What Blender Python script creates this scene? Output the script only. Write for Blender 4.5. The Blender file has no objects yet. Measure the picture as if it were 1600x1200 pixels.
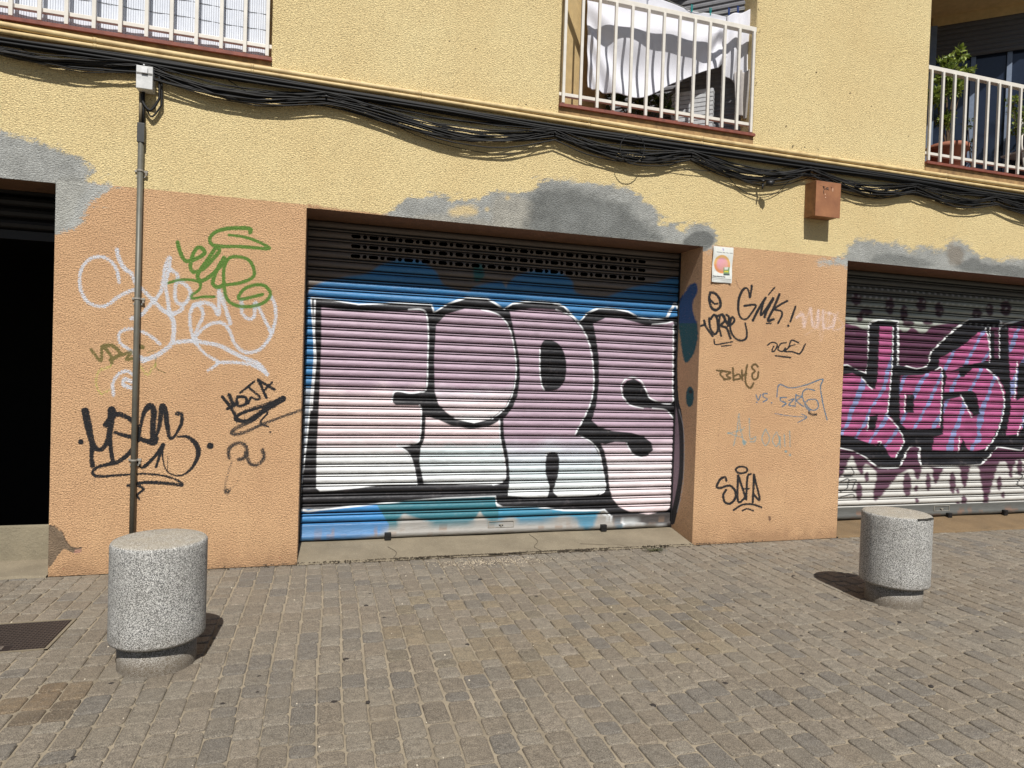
import bpy, math, random
import numpy as np
from mathutils import Matrix, Vector

# ------------------------------------------------------------------ camera, sky, sun, exposure
SC = bpy.context.scene
COL = SC.collection
F_PX, YAW, PITCH, ROLL, CAM_D, CAM_H = 1025.0, 0.28752, 0.01693, 0.03228, 5.35437, 1.55

def cam_axes():
    cy, sy, cp, sp = math.cos(YAW), math.sin(YAW), math.cos(PITCH), math.sin(PITCH)
    F = np.array([sy*cp, cy*cp, -sp]); R = np.array([cy, -sy, 0.0]); U = np.cross(R, F)
    c, s = math.cos(ROLL), math.sin(ROLL)
    return F, c*R+s*U, -s*R+c*U
AF, AR, AU = cam_axes()
AC = np.array([0.0, -CAM_D, CAM_H])

cam = bpy.data.cameras.new('camera'); camo = bpy.data.objects.new('camera', cam); COL.objects.link(camo)
cam.sensor_width = 36; cam.sensor_fit = 'HORIZONTAL'; cam.lens = F_PX*36/1600; cam.clip_end = 500; cam.clip_start = 0.05
camo.matrix_world = Matrix(((AR[0], AU[0], -AF[0], AC[0]), (AR[1], AU[1], -AF[1], AC[1]), (AR[2], AU[2], -AF[2], AC[2]), (0, 0, 0, 1)))
SC.camera = camo

SUN_AZ = math.radians(3.5)           # light travels towards +Y, turned a little to +X
SUN_EL = math.radians(52.3)
W = bpy.data.worlds.new('World'); SC.world = W; W.use_nodes = True
nt = W.node_tree; bg = nt.nodes['Background']
sky = nt.nodes.new('ShaderNodeTexSky'); sky.sky_type = 'NISHITA'; sky.sun_disc = False
sky.sun_elevation = SUN_EL; sky.sun_rotation = math.pi + SUN_AZ
nt.links.new(sky.outputs[0], bg.inputs[0]); bg.inputs[1].default_value = 0.05
sl = bpy.data.lights.new('sun', 'SUN'); sl.energy = 4.8; sl.angle = math.radians(0.5); sl.color = (1.0, 0.97, 0.92)
so = bpy.data.objects.new('sun', sl); COL.objects.link(so)
dirv = Vector((math.sin(SUN_AZ)*math.cos(SUN_EL), math.cos(SUN_AZ)*math.cos(SUN_EL), -math.sin(SUN_EL)))
so.rotation_euler = dirv.to_track_quat('-Z', 'Y').to_euler(); so.location = (-2, -12, 14)
SC.view_settings.view_transform = 'Standard'; SC.view_settings.look = 'None'
SC.view_settings.exposure = 0.16; SC.view_settings.gamma = 1
SC.render.engine = 'CYCLES'; SC.render.resolution_x = 1024; SC.render.resolution_y = 768

# ------------------------------------------------------------------ measuring helpers
def at(x, y, Y=0.0):
    """point of the photograph on the vertical plane y = Y"""
    d = AF*F_PX + AR*(x-800) - AU*(y-600)
    t = (Y-AC[1])/d[1]; return AC + d*t
def gr(x, y, Z=0.0):
    d = AF*F_PX + AR*(x-800) - AU*(y-600)
    t = (Z-AC[2])/d[2]; return AC + d*t
def to_px(P):
    v = P-AC; z = v@AF
    return 800+F_PX*(v@AR)/z, 600-F_PX*(v@AU)/z

rng = np.random.default_rng(7); random.seed(7)

# ------------------------------------------------------------------ mesh helpers
def link(name, me, mat=None, parent=None, smooth=False):
    o = bpy.data.objects.new(name, me); COL.objects.link(o)
    if mat: me.materials.append(mat)
    if parent: o.parent = parent
    if smooth:
        me.polygons.foreach_set('use_smooth', np.ones(len(me.polygons), bool))
    return o
def fast_mesh(name, V, Q):
    """V (n,3) floats, Q (m,k) indices with the same corner count"""
    V = np.asarray(V, np.float32); Q = np.asarray(Q, np.int32)
    me = bpy.data.meshes.new(name); m, k = Q.shape
    me.vertices.add(len(V)); me.vertices.foreach_set('co', V.ravel())
    me.loops.add(m*k); me.loops.foreach_set('vertex_index', Q.ravel())
    me.polygons.add(m); me.polygons.foreach_set('loop_start', np.arange(m, dtype=np.int32)*k)
    me.polygons.foreach_set('loop_total', np.full(m, k, np.int32))
    me.update(calc_edges=True); return me
def grid_quads(nu, nv, flip=False):
    i = np.arange((nu-1)*(nv-1)); a = i % (nu-1); b = i//(nu-1); p = b*nu+a
    q = np.stack([p, p+1, p+1+nu, p+nu], 1)
    return q[:, ::-1] if flip else q
def set_col(me, name, rgba):
    at_ = me.color_attributes.new(name, 'FLOAT_COLOR', 'POINT')
    at_.data.foreach_set('color', np.asarray(rgba, np.float32).ravel())
class MB:
    def __init__(s): s.v = []; s.f = []
    def add(s, vs, fs):
        n = len(s.v); s.v += [tuple(map(float, q)) for q in vs]; s.f += [tuple(n+i for i in q) for q in fs]
    def box(s, x0, x1, y0, y1, z0, z1):
        vs = [(x, y, z) for z in (z0, z1) for y in (y0, y1) for x in (x0, x1)]
        s.add(vs, [(0, 2, 3, 1), (4, 5, 7, 6), (0, 1, 5, 4), (2, 6, 7, 3), (0, 4, 6, 2), (1, 3, 7, 5)])
    def bbox(s, x0, x1, y0, y1, z0, z1, b=0.004):
        """box with chamfered edges"""
        import bmesh
        bm = bmesh.new(); bmesh.ops.create_cube(bm, size=1)
        for v in bm.verts:
            v.co = ((x0+x1)/2+v.co.x*(x1-x0), (y0+y1)/2+v.co.y*(y1-y0), (z0+z1)/2+v.co.z*(z1-z0))
        bmesh.ops.bevel(bm, geom=list(bm.edges), offset=b, segments=2, affect='EDGES', profile=0.7)
        bm.verts.index_update(); s.add([v.co for v in bm.verts], [[v.index for v in f.verts] for f in bm.faces]); bm.free()
    def quad(s, a, b, c, d): s.add([a, b, c, d], [(0, 1, 2, 3)])
    def prism(s, pts, z0, z1):
        n = len(pts)
        s.add([(x, y, z0) for x, y in pts]+[(x, y, z1) for x, y in pts],
              [tuple(range(n))[::-1], tuple(range(n, 2*n))]+[(i, (i+1) % n, n+(i+1) % n, n+i) for i in range(n)])
    def lathe(s, prof, c=(0, 0, 0), n=64):
        vs = []; k = len(prof)
        for i in range(n):
            a = 2*math.pi*i/n
            for r, z in prof: vs.append((c[0]+r*math.cos(a), c[1]+r*math.sin(a), c[2]+z))
        fs = []
        for i in range(n):
            j = (i+1) % n
            for q in range(k-1): fs.append((i*k+q, j*k+q, j*k+q+1, i*k+q+1))
        s.add(vs, fs)
    def tube(s, pts, r, n=8, cap=True):
        P = np.array(pts, float); k = len(P)
        R = np.full(k, r) if np.isscalar(r) else np.array(r, float)
        T = np.gradient(P, axis=0); T /= np.linalg.norm(T, axis=1)[:, None]+1e-9
        up = np.array([0, 0, 1.0]) if abs(T[0][2]) < .9 else np.array([1.0, 0, 0])
        N = np.cross(T[0], up); N /= np.linalg.norm(N); vs = []
        for i in range(k):
            N = N-T[i]*(N@T[i]); N /= np.linalg.norm(N)+1e-9; B = np.cross(T[i], N)
            for j in range(n):
                a = 2*math.pi*j/n; vs.append(P[i]+R[i]*(math.cos(a)*N+math.sin(a)*B))
        fs = [(i*n+j, i*n+(j+1) % n, (i+1)*n+(j+1) % n, (i+1)*n+j) for i in range(k-1) for j in range(n)]
        if cap: fs += [tuple(range(n))[::-1], tuple((k-1)*n+j for j in range(n))]
        s.add(vs, fs)
    def build(s, name, mat, parent=None, smooth=False):
        me = bpy.data.meshes.new(name); me.from_pydata(s.v, [], s.f); me.update()
        return link(name, me, mat, parent, smooth)
def tag(o, label, cat, group=None, kind=None):
    if label: o['label'] = label
    if cat: o['category'] = cat
    if group: o['group'] = group
    if kind: o['kind'] = kind
    return o
def empty(name, loc=(0, 0, 0), parent=None):
    o = bpy.data.objects.new(name, None); COL.objects.link(o); o.location = loc; o.empty_display_size = .1
    if parent: o.parent = parent
    return o
def rebase(root, loc):
    """put a thing's empty at its base without moving its (world-built) parts"""
    root.location = loc
    for ch in root.children: ch.location = Vector(ch.location)-Vector(loc)
def catmull(pts, n=10, closed=False):
    P = np.array(pts, float)
    if len(P) < 3 and not closed: return P
    if closed: P = np.vstack([P[-1], P, P[0], P[1]])
    else: P = np.vstack([2*P[0]-P[1], P, 2*P[-1]-P[-2]])
    out = []
    for i in range(1, len(P)-2):
        a, b, c, d = P[i-1], P[i], P[i+1], P[i+2]
        for t in np.linspace(0, 1, n, endpoint=False):
            out.append(.5*((2*b)+(c-a)*t+(2*a-5*b+4*c-d)*t*t+(3*b-a-3*c+d)*t**3))
    if not closed: out.append(P[-2])
    return np.array(out)

# ------------------------------------------------------------------ colours
def S(r, g, b, k=1.0):
    def f(c):
        c /= 255.0
        return c/12.92 if c <= .04045 else ((c+.055)/1.055)**2.4
    return np.array([f(r)/k, f(g)/k, f(b)/k])

# ------------------------------------------------------------------ sprayed paint, stored per vertex
def vnoise(x, y, seed=0):
    def h(i, j):
        v = np.sin(i*127.1+j*311.7+seed*74.7)*43758.5453
        return v-np.floor(v)
    i = np.floor(x); j = np.floor(y); u = x-i; v = y-j; u = u*u*(3-2*u); v = v*v*(3-2*v)
    return (h(i, j)*(1-u)+h(i+1, j)*u)*(1-v)+(h(i, j+1)*(1-u)+h(i+1, j+1)*u)*v
def fbm(x, y, seed=0, o=3):
    s = 0; a = .5; t = 0
    for k in range(o):
        s = s+a*vnoise(x*2**k, y*2**k, seed+k); t += a; a *= .5
    return s/t
class Canvas:
    def __init__(s, X, Y): s.x = X.astype(np.float64); s.y = Y.astype(np.float64); s.c = np.zeros((len(X), 4))
    def _over(s, m, col, a):
        if callable(col): col = col(s.x[m], s.y[m])
        col = np.broadcast_to(np.asarray(col), (len(a), 3)); A = s.c[m, 3]
        na = a+A*(1-a); w = np.where(na > 1e-6, a/np.maximum(na, 1e-6), 0)[:, None]
        s.c[m, :3] = s.c[m, :3]*(1-w)+col*w; s.c[m, 3] = na
    halo = False
    def stroke(s, pts, w, col, soft=1.2, alpha=1.0, n=7, smooth=True):
        if s.halo and np.max(w) > 2.9 and soft < 2.5:
            s.halo = False; s.stroke(pts, np.asarray(w)+2.5, col, soft*3.2, alpha*.22, n, smooth); s.halo = True
        P = catmull(pts, n) if smooth else np.array(pts, float)
        if len(P) == 1: P = np.vstack([P, P+.01])
        ws = np.interp(np.linspace(0, 1, len(P)), np.linspace(0, 1, len(w)), w) if hasattr(w, '__len__') else np.full(len(P), w)
        pad = ws.max()/2+soft*2
        m = np.where((s.x > P[:, 0].min()-pad) & (s.x < P[:, 0].max()+pad) & (s.y > P[:, 1].min()-pad) & (s.y < P[:, 1].max()+pad))[0]
        if not len(m): return
        best = np.full(len(m), 1e9)
        for i in range(len(P)-1):
            a, b = P[i], P[i+1]; d = b-a; L = d@d+1e-12
            t = np.clip(((s.x[m]-a[0])*d[0]+(s.y[m]-a[1])*d[1])/L, 0, 1)
            q = np.hypot(s.x[m]-a[0]-t*d[0], s.y[m]-a[1]-t*d[1])-(ws[i]*(1-t)+ws[i+1]*t)/2
            best = np.minimum(best, q)
        a = np.clip(.5-best/(2*soft), 0, 1); a = a*a*(3-2*a)*alpha
        if s.halo: a = a*(.80+.2*np.clip(2.2*fbm(s.x[m]/9, s.y[m]/9, 2, 2)-.4, 0, 1))
        k = a > .003; s._over(m[k], col, a[k])
    def fill(s, pts, col, soft=.8, alpha=1.0, smooth=False, rag=0.0, seed=0, n=6):
        P = catmull(pts, n, True) if smooth else np.array(pts, float)
        pad = soft*2+rag*2
        m = np.where((s.x > P[:, 0].min()-pad) & (s.x < P[:, 0].max()+pad) & (s.y > P[:, 1].min()-pad) & (s.y < P[:, 1].max()+pad))[0]
        if not len(m): return
        x = s.x[m]; y = s.y[m]; ins = np.zeros(len(m), bool); best = np.full(len(m), 1e9); N = len(P)
        for i in range(N):
            a, b = P[i], P[(i+1) % N]; d = b-a; L = d@d+1e-12
            t = np.clip(((x-a[0])*d[0]+(y-a[1])*d[1])/L, 0, 1)
            best = np.minimum(best, np.hypot(x-a[0]-t*d[0], y-a[1]-t*d[1]))
            c = (a[1] > y) != (b[1] > y)
            with np.errstate(divide='ignore', invalid='ignore'):
                xi = a[0]+(y-a[1])*(d[0])/(d[1] if abs(d[1]) > 1e-9 else 1e-9)
            ins ^= c & (x < xi)
        sd = np.where(ins, -best, best)
        if rag: sd = sd+(fbm(x/7, y/4, seed, 4)-.5)*2*rag
        a = np.clip(.5-sd/(2*soft), 0, 1)*alpha; k = a > .003
        s._over(m[k], col, a[k])
    def dot(s, x, y, r, col, soft=1, alpha=1): s.stroke([(x, y), (x+.1, y)], 2*r, col, soft, alpha, smooth=False)
def T(pts, ox, oy, sc): return [(ox+u/sc, oy+v/sc) for u, v in pts]

# ------------------------------------------------------------------ materials
def new_mat(name):
    m = bpy.data.materials.new(name); m.use_nodes = True; n = m.node_tree.nodes; l = m.node_tree.links
    return m, n, l, n['Principled BSDF']
def tex_noise(n, l, vec, scale, detail=4, rough=.55, dist=0):
    t = n.new('ShaderNodeTexNoise'); t.inputs['Scale'].default_value = scale; t.inputs['Detail'].default_value = detail
    t.inputs['Roughness'].default_value = rough; t.inputs['Distortion'].default_value = dist
    if vec is not None: l.new(vec, t.inputs['Vector'])
    return t.outputs['Fac']
def ramp(n, l, fac, stops):
    r = n.new('ShaderNodeValToRGB'); e = r.color_ramp.elements
    while len(e) < len(stops): e.new(.5)
    for k, (p, c) in enumerate(stops):
        e[k].position = p; e[k].color = (*c, 1) if hasattr(c, '__len__') else (c, c, c, 1)
    l.new(fac, r.inputs[0]); return r.outputs[0]
def mixc(n, l, fac, a, b, mode='MIX'):
    m = n.new('ShaderNodeMix'); m.data_type = 'RGBA'; m.blend_type = mode
    for s_, v in ((0, fac), (6, a), (7, b)):
        if isinstance(v, (int, float)): m.inputs[s_].default_value = v
        elif isinstance(v, (tuple, list, np.ndarray)): m.inputs[s_].default_value = (*[float(q) for q in v], 1)
        else: l.new(v, m.inputs[s_])
    return m.outputs[2]
def mth(n, l, op, a, b=0.0, clamp=False):
    m = n.new('ShaderNodeMath'); m.operation = op; m.use_clamp = clamp
    for i, v in enumerate((a, b)):
        if isinstance(v, (int, float)): m.inputs[i].default_value = v
        else: l.new(v, m.inputs[i])
    return m.outputs[0]
def coords(n, l, scale=(1, 1, 1)):
    tc = n.new('ShaderNodeTexCoord'); mp = n.new('ShaderNodeMapping'); mp.inputs['Scale'].default_value = scale
    l.new(tc.outputs['Object'], mp.inputs[0]); return mp.outputs[0]
def bump(n, l, h, dist, strength=1.0, prev=None):
    b = n.new('ShaderNodeBump'); b.inputs['Distance'].default_value = dist; b.inputs['Strength'].default_value = strength
    l.new(h, b.inputs['Height'])
    if prev is not None: l.new(prev, b.inputs['Normal'])
    return b.outputs[0]
def speck_alpha(n, l, alpha, noise, soft=.16):
    # coverage: paint reaches the high grains first
    lo = mth(n, l, 'SUBTRACT', 1.0, alpha)
    d = mth(n, l, 'SUBTRACT', noise, lo)
    return mth(n, l, 'ADD', mth(n, l, 'DIVIDE', d, soft), .5, True)

def mat_render(name, base, dark, grain, horiz, pit, paint=True, depth=.0035, streak=.25, fine=.3):
    m, n, l, bs = new_mat(name)
    v = coords(n, l); vh = coords(n, l, (1, 1, horiz))
    big = tex_noise(n, l, v, 1.1, 5, .6); mid = tex_noise(n, l, v, 9, 5, .6)
    st = tex_noise(n, l, coords(n, l, (5, 5, .5)), 1.3, 5, .65)
    c = mixc(n, l, ramp(n, l, big, [(.32, 0), (.7, 1)]), base, dark)
    c = mixc(n, l, ramp(n, l, mid, [(.35, .0), (.8, .35)]), c, dark)
    c = mixc(n, l, ramp(n, l, st, [(.55, .0), (.85, streak)]), c, np.array(dark)*.72)
    g1 = tex_noise(n, l, vh, grain, 3, .6, .25); g2 = tex_noise(n, l, v, grain*1.7, 2, .6)
    pn = tex_noise(n, l, vh, grain*1.15, 2, .55, .4)
    pits = ramp(n, l, pn, [(pit-.05, 1), (pit, 0)])
    h = mth(n, l, 'ADD', mth(n, l, 'MULTIPLY', ramp(n, l, g1, [(.34, 0), (.66, 1)]), 1.0), mth(n, l, 'MULTIPLY', g2, .5))
    h = mth(n, l, 'SUBTRACT', h, mth(n, l, 'MULTIPLY', pits, .5))
    c = mixc(n, l, mth(n, l, 'MULTIPLY', pits, .6), c, np.array(dark)*.34)
    c = mixc(n, l, mth(n, l, 'MULTIPLY', ramp(n, l, g2, [(.34, 1), (.46, 0)]), fine), c, np.array(dark)*.5)
    c = mixc(n, l, ramp(n, l, g2, [(.56, 0), (.66, .5)]), c, np.minimum(np.array(base)*1.12, .95))
    tz_ = n.new('ShaderNodeTexCoord'); sz_ = n.new('ShaderNodeSeparateXYZ'); l.new(tz_.outputs['Object'], sz_.inputs[0])
    spl = mth(n, l, 'ADD', sz_.outputs[2], mth(n, l, 'MULTIPLY', tex_noise(n, l, v, 5, 6, .75), .55))
    c = mixc(n, l, ramp(n, l, spl, [(.28, .75), (.38, .3), (.58, 0)]), c, np.array(dark)*.62)   # splashed dirt at the foot
    c = mixc(n, l, ramp(n, l, tex_noise(n, l, v, 2.6, 7, .75), [(.56, 0), (.74, .4)]), c, np.array(dark)*.78)
    if paint:
        a = n.new('ShaderNodeVertexColor'); a.layer_name = 'paint'
        sp = ramp(n, l, tex_noise(n, l, vh, 100, 5, .72), [(.32, 0), (.68, 1)])
        al = speck_alpha(n, l, a.outputs['Alpha'], sp, .3)
        c = mixc(n, l, al, c, a.outputs['Color'])
    l.new(c, bs.inputs['Base Color']); bs.inputs['Roughness'].default_value = .92
    l.new(bump(n, l, h, depth), bs.inputs['Normal']); return m

YEL = S(251, 229, 172, 1.0); YEL2 = S(241, 214, 156, 1.0)
ORA = S(219, 178, 134, 1.0); ORA2 = S(202, 159, 119, 1.0)
M_YEL = mat_render('yellow_render', YEL, YEL2, 62, 2.4, .375, True, .0085, .3, .5)
M_ORA = mat_render('orange_render', ORA, ORA2, 84, 1.2, .375, True, .0055, .3, .9)

def simple(name, col, rough=.6, metal=0, var=.12, scale=25, bmp=0, bscale=60, col2=None):
    m, n, l, bs = new_mat(name); v = coords(n, l)
    f = tex_noise(n, l, v, scale, 5, .6)
    c = mixc(n, l, ramp(n, l, f, [(.3, 0), (.72, 1)]), np.array(col), np.array(col2) if col2 is not None else np.array(col)*(1-var*2))
    l.new(c, bs.inputs['Base Color']); bs.inputs['Roughness'].default_value = rough; bs.inputs['Metallic'].default_value = metal
    if bmp: l.new(bump(n, l, tex_noise(n, l, v, bscale, 5), bmp), bs.inputs['Normal'])
    return m

def mat_shutter(name, metal, rust=.3):
    m, n, l, bs = new_mat(name); v = coords(n, l)
    a = n.new('ShaderNodeVertexColor'); a.layer_name = 'paint'
    f = tex_noise(n, l, coords(n, l, (1, 1, 4)), 6, 5, .6)
    c = mixc(n, l, ramp(n, l, f, [(.3, 0), (.75, .6)]), np.array(metal), np.array(metal)*.62)
    wear = tex_noise(n, l, v, 30, 6, .7)
    al = mth(n, l, 'MULTIPLY', a.outputs['Alpha'], ramp(n, l, wear, [(.25, .55), (.34, 1)]))
    tone = tex_noise(n, l, coords(n, l, (1, 1, 2.5)), 3.2, 5, .65)
    pc = mixc(n, l, ramp(n, l, tone, [(.35, .0), (.75, .16)]), a.outputs['Color'], np.array([.12, .11, .12]))
    c = mixc(n, l, al, c, pc)
    scf = tex_noise(n, l, coords(n, l, (1.2, 1, 22)), 4, 5, .7)
    c = mixc(n, l, ramp(n, l, scf, [(.60, 0), (.72, .32)]), c, S(96, 88, 84))
    spd = tex_noise(n, l, v, 5.5, 5, .7)
    c = mixc(n, l, ramp(n, l, spd, [(.60, 0), (.75, .3)]), c, S(120, 110, 112))
    chip = tex_noise(n, l, v, 75, 3, .5)
    c = mixc(n, l, ramp(n, l, chip, [(.75, 0), (.79, .8)]), c, np.array([.1, .08, .07]))
    c = mixc(n, l, ramp(n, l, tex_noise(n, l, v, 11, 6, .7), [(.64, 0), (.78, rust)]), c, S(140, 110, 85))
    l.new(c, bs.inputs['Base Color']); bs.inputs['Roughness'].default_value = .5; bs.inputs['Metallic'].default_value = .0
    bs.inputs['Specular IOR Level'].default_value = .35
    l.new(bump(n, l, tex_noise(n, l, coords(n, l, (1, 1, 3)), 14, 4), .004), bs.inputs['Normal']); return m
M_SH1 = mat_shutter('painted_shutter_metal', S(108, 99, 92), .12)  # base darkened to deepen the shade on the bare upper metal
M_SH3 = mat_shutter('silver_shutter_metal', S(92, 92, 88), .1)  # dark base deepens the shade on the bare top slats
M_METAL = simple('worn_galvanised_metal', S(165, 162, 153), .55, 0, .2, 18, .001, 90, S(128, 120, 108))
M_BLACK = simple('black_rubber', S(26, 25, 26), .5, 0, .2)
M_CABLE = simple('black_cable_sheath', S(10, 10, 10), .7, 0, .2, 30)
M_CABLE2 = simple('weathered_cable_sheath', S(26, 24, 22), .7, 0, .2, 30)
M_WHITE = simple('white_railing_paint', S(222, 216, 205), .42, 0, .07, 14, .0004, 120)
M_TILE = simple('red_sill_tile', S(140, 78, 62), .65, 0, .22, 20, .001, 80)
M_DARKROOM = simple('garage_shade_black', (.010, .009, .008), .95)  # darkness of the interiors put into a near-black colour
M_SOFFIT = simple('shaded_brown_soffit', S(116, 84, 58), .9, 0, .15, 9, .003, 60)  # brown darkened to deepen the shade under the lintels
M_PIPEY = simple('yellow_painted_conduit', S(214, 190, 138), .6, 0, .15, 10, .001, 70, S(176, 150, 104))
M_PIPEG = simple('grey_steel_pipe', S(104, 102, 92), .5, .2, .15, 9)
M_BOX = simple('red_brown_box_paint', S(150, 106, 70), .7, 0, .1, 14, .0015, 50, S(118, 82, 54))
M_DARKSH = simple('dark_window_shutter', S(76, 74, 74), .6, 0, .05)
M_GLASS = simple('dark_window_glass', S(38, 46, 62), .12, 0, .1)
M_FRAME = simple('blue_grey_window_frame', S(112, 126, 148), .5)
M_CLOTH = simple('white_cotton_cloth', S(212, 212, 219, 1.0), .85, 0, .03, 8, .0015, 260)
M_TERRA = simple('terracotta', S(158, 100, 76), .8, 0, .12, 18)
M_SLATW = simple('white_slatted_plastic', S(196, 198, 200), .6)
M_NAVY = simple('navy_cloth', S(34, 46, 84), .9)
M_TEAL = simple('teal_plastic', S(30, 150, 148), .4)
M_BLUEP = simple('blue_plastic', S(40, 70, 140), .4)
M_IRON = simple('cast_iron', S(50, 42, 40), .6, .15, .2, 40, .001, 90)
M_OCHRE = simple('ochre_render', S(208, 180, 128), .92, 0, .12, 12, .003, 90)

def mat_screen():
    m, n, l, bs = new_mat('white_reed_screen_slats'); v = coords(n, l)
    c = mixc(n, l, tex_noise(n, l, v, 14, 4), S(222, 226, 234), S(196, 202, 214))
    l.new(c, bs.inputs['Base Color']); bs.inputs['Roughness'].default_value = .6; return m
M_SCREEN = mat_screen()
def mat_leaf(name, a, b):
    m, n, l, bs = new_mat(name); v = coords(n, l)
    c = mixc(n, l, ramp(n, l, tex_noise(n, l, v, 22, 3), [(.35, 0), (.65, 1)]), a, b)
    l.new(c, bs.inputs['Base Color']); bs.inputs['Roughness'].default_value = .5
    tr = n.new('ShaderNodeBsdfTranslucent'); l.new(c, tr.inputs[0]); ms = n.new('ShaderNodeMixShader'); ms.inputs[0].default_value = .25
    l.new(bs.outputs[0], ms.inputs[1]); l.new(tr.outputs[0], ms.inputs[2]); l.new(ms.outputs[0], n['Material Output'].inputs[0]); return m
M_LEAF = mat_leaf('green_leaves', S(158, 168, 76), S(92, 116, 46)); M_LEAF2 = mat_leaf('dark_green_leaves', S(84, 98, 44), S(48, 62, 28))
M_WEED = mat_leaf('dusty_weed', S(110, 108, 78), S(72, 74, 48))

def mat_terrazzo():
    m, n, l, bs = new_mat('grey_granite_aggregate'); v = coords(n, l)
    vo = n.new('ShaderNodeTexVoronoi'); vo.inputs['Scale'].default_value = 370; l.new(v, vo.inputs['Vector'])
    sp = n.new('ShaderNodeSeparateColor'); l.new(vo.outputs['Color'], sp.inputs[0])
    c = ramp(n, l, sp.outputs[0], [(.0, S(62, 62, 62)), (.30, S(100, 100, 98)), (.35, S(136, 136, 133)), (.6, S(150, 149, 145)), (.66, S(204, 202, 197)), (1, S(230, 228, 222))])
    d = tex_noise(n, l, v, 5, 5, .6)
    c = mixc(n, l, ramp(n, l, d, [(.35, 0), (.75, .35)]), c, S(128, 124, 114))
    vo2 = n.new('ShaderNodeTexVoronoi'); vo2.inputs['Scale'].default_value = 95; l.new(v, vo2.inputs['Vector'])
    c = mixc(n, l, ramp(n, l, vo2.outputs['Distance'], [(.09, .45), (.13, 0)]), c, S(70, 68, 66))
    # upward faces blend towards a sandy tone, broken by noise
    ge = n.new('ShaderNodeNewGeometry'); sx = n.new('ShaderNodeSeparateXYZ'); l.new(ge.outputs['Normal'], sx.inputs[0])
    c = mixc(n, l, mth(n, l, 'MULTIPLY', ramp(n, l, sx.outputs[2], [(.6, 0), (.95, .55)]), ramp(n, l, tex_noise(n, l, v, 12, 5), [(.3, .5), (.7, 1)])), c, S(168, 154, 128))
    tc2 = n.new('ShaderNodeTexCoord'); sz = n.new('ShaderNodeSeparateXYZ'); l.new(tc2.outputs['Object'], sz.inputs[0])
    gz = mth(n, l, 'ADD', sz.outputs[2], mth(n, l, 'MULTIPLY', tex_noise(n, l, v, 14, 5, .7), .12))
    c = mixc(n, l, ramp(n, l, gz, [(.10, .75), (.24, .12), (.30, 0)]), c, S(104, 90, 70))
    run = tex_noise(n, l, coords(n, l, (9, 9, .8)), 2, 5, .7)
    c = mixc(n, l, ramp(n, l, run, [(.56, 0), (.74, .35)]), c, S(96, 92, 84))
    l.new(c, bs.inputs['Base Color']); bs.inputs['Roughness'].default_value = .85
    l.new(bump(n, l, sp.outputs[1], .0015), bs.inputs['Normal']); return m
M_TERR = mat_terrazzo()

def mat_concrete(name, a, b, sc=14, bm=.004):
    m, n, l, bs = new_mat(name); v = coords(n, l)
    c = mixc(n, l, ramp(n, l, tex_noise(n, l, v, 3.2, 6, .65), [(.3, 0), (.7, 1)]), a, b)
    f = tex_noise(n, l, v, 120, 3, .6)
    c = mixc(n, l, ramp(n, l, f, [(.3, .5), (.42, 0)]), c, np.array(b)*.45)
    c = mixc(n, l, ramp(n, l, tex_noise(n, l, v, 160, 2), [(.66, 0), (.72, .5)]), c, S(215, 205, 185))
    l.new(c, bs.inputs['Base Color']); bs.inputs['Roughness'].default_value = .95
    l.new(bump(n, l, mth(n, l, 'ADD', tex_noise(n, l, v, sc, 5, .6), mth(n, l, 'MULTIPLY', f, .4)), bm), bs.inputs['Normal']); return m
M_CONC = mat_concrete('sandy_concrete', S(150, 138, 116, 1.25), S(124, 113, 94, 1.25))
M_CONCB = mat_concrete('brown_stained_concrete', S(136, 112, 80, 1.25), S(112, 92, 66, 1.25))
M_STEP = mat_concrete('rough_grey_stone', S(146, 136, 114), S(118, 110, 92), 40, .006)
M_SAND = mat_concrete('joint_sand', S(168, 155, 133, 1.2), S(132, 121, 103, 1.2), 60, .003)
M_ASPH = mat_concrete('street_asphalt', (.055, .054, .052), (.04, .04, .039))

def mat_sett():
    m, n, l, bs = new_mat('paving_sett_stone'); v = coords(n, l)
    a = n.new('ShaderNodeVertexColor'); a.layer_name = 'tone'
    f = tex_noise(n, l, v, 210, 3, .65); g = tex_noise(n, l, v, 26, 5, .65)
    c = mixc(n, l, ramp(n, l, g, [(.38, .0), (.68, .5)]), a.outputs['Color'], S(86, 78, 68, 1.25))
    f2 = tex_noise(n, l, v, 420, 2, .5)
    c = mixc(n, l, ramp(n, l, f, [(.36, .75), (.5, 0)]), c, S(62, 57, 50, 1.25))
    c = mixc(n, l, ramp(n, l, f, [(.54, 0), (.68, .55)]), c, S(188, 176, 156, 1.25))
    c = mixc(n, l, ramp(n, l, f2, [(.38, .5), (.48, 0)]), c, S(74, 68, 60, 1.25))
    d = tex_noise(n, l, v, 1.6, 6, .7)      # sand trodden over the stones
    c = mixc(n, l, ramp(n, l, d, [(.48, 0), (.75, .4)]), c, S(152, 140, 120, 1.25))
    l.new(c, bs.inputs['Base Color']); bs.inputs['Roughness'].default_value = .88
    h = mth(n, l, 'ADD', mth(n, l, 'MULTIPLY', f, .3), tex_noise(n, l, v, 38, 5, .6))
    l.new(bump(n, l, h, .0065), bs.inputs['Normal']); return m
M_SETT = mat_sett()
def mat_vcol(name, rough=.7):
    m, n, l, bs = new_mat(name); a = n.new('ShaderNodeVertexColor'); a.layer_name = 'paint'
    c = mixc(n, l, ramp(n, l, tex_noise(n, l, coords(n, l), 60, 4), [(.4, 0), (.8, .2)]), a.outputs['Color'], S(150, 140, 125))
    l.new(c, bs.inputs['Base Color']); bs.inputs['Roughness'].default_value = rough; return m
M_POSTER = mat_vcol('printed_paper')

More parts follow.
